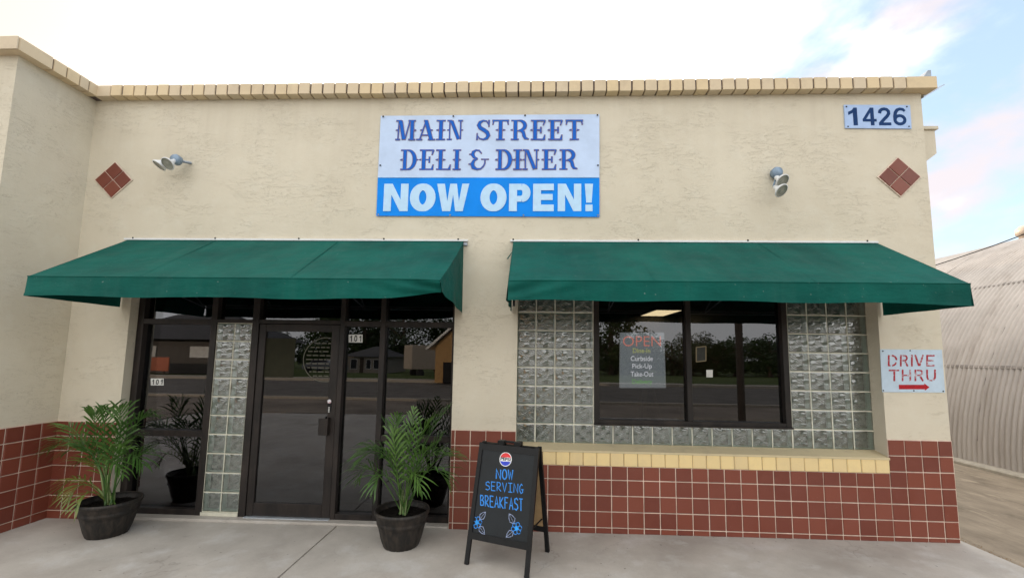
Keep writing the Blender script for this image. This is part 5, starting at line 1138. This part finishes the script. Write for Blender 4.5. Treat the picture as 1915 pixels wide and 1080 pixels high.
q0, q1 = R0(812, 690, -21), R0(850, 690, -21)
bn_ = thing('tan_gabled_shed', 'tan gabled shed with a white eave and dark garage opening across the lot', 'shed', (q1.x+1.2, -24.2, -.05)); bn_x = q1.x+1.2-q0.x
m = MB(); W_ = bn_x; vs = [(x_, y, z_) for y in (-3, 3) for x_, z_ in ((-W_, 0), (W_, 0), (W_, 2.2), (0, 4.4), (-W_, 2.2))]; m.add(vs, [tuple(range(5)), tuple(range(5, 10))]+[(i, (i+1) % 5, 5+(i+1) % 5, 5+i) for i in range(5)]); m.build('wall', M['barn'], bn_)
m = MB()
for s_ in (-1, 1): m.bar((s_*(W_+.5), 0, 1.95), (0, 0, 4.55), .12, 6.6, (0, 1, 0))
m.build('roof', M['paper'], bn_)
m = MB(); m.box(-W_+.5, -W_+2.6, 3.0, 3.05, 0, 1.2); m.build('garage_door', M['dark'], bn_)
q = R0(302, 690, -26)
lb = thing('dark_roofed_pavilion', 'dark roofed low building with bright windows, mirrored in the leftmost pane', 'building', (q.x, -30, -.1))
m = MB(); m.box(-5, 5, -3, 3, 0, 2.6); m.build('wall', M['inner'], lb); m = MB(); m.add([(-6.5, -4, 2.5), (6.5, -4, 2.5), (6.5, 4, 2.5), (-6.5, 4, 2.5), (-2.5, 0, 4.6), (2.5, 0, 4.6)], [(0, 1, 5, 4), (1, 2, 5), (2, 3, 4, 5), (3, 0, 4), (0, 1, 2, 3)]); m.build('roof', M['roof'], lb)
for a in (-3, 1.2): m = MB(); m.box(a, a+1.6, 3.0, 3.04, 1.2, 2.0); m.build('window', M['paper'], lb)
ob_ = thing('orange_hoarding', 'orange board standing on the grass before the dark roofed building', 'board', (q.x, -24.0, -.03))
m = MB(); m.bbox(-2.6, 2.2, -.03, .03, .25, 1.15, .01); m.build('board', M['orange'], ob_)
for a in (-2.2, 1.8): m = MB(); m.box(a, a+.1, -.08, -.031, 0, 1.1); m.build('post', M['bark'], ob_)
for px in (518, 548):
    q = R0(px, 690, -24.5); mbx = thing('mailbox', 'white mailbox on a post at the kerb, mirrored in the door glass' if px < 530 else 'second white mailbox on a post, nearer the round decal in the door glass', 'mailbox', (q.x, -24.5, -.04)); m = MB(); m.tube([(0, 0, 0), (0, 0, 1.0)], .05, 8); m.build('post', M['bark'], mbx)
    m = MB(); m.bbox(-.12, .12, -.25, .25, 1.0, 1.25, .04); m.build('box', M['paper'], mbx)
q = P(1388, 792, 2, -.05); q = Vector((q.x, 2*PY-q.y, 0))
pl = thing('utility_pole', 'tall wooden utility pole near the road, mirrored in the right window pane', 'pole', (q.x, q.y, -.05)); m = MB(); m.tube([(0, 0, 0), (0, 0, 9)], [.095, .08], 12); m.build('pole', M['bark'], pl); m = MB(); m.bar((-1, 0, 8.3), (1, 0, 8.3), .1, .12); m.build('crossarm', M['bark'], pl)
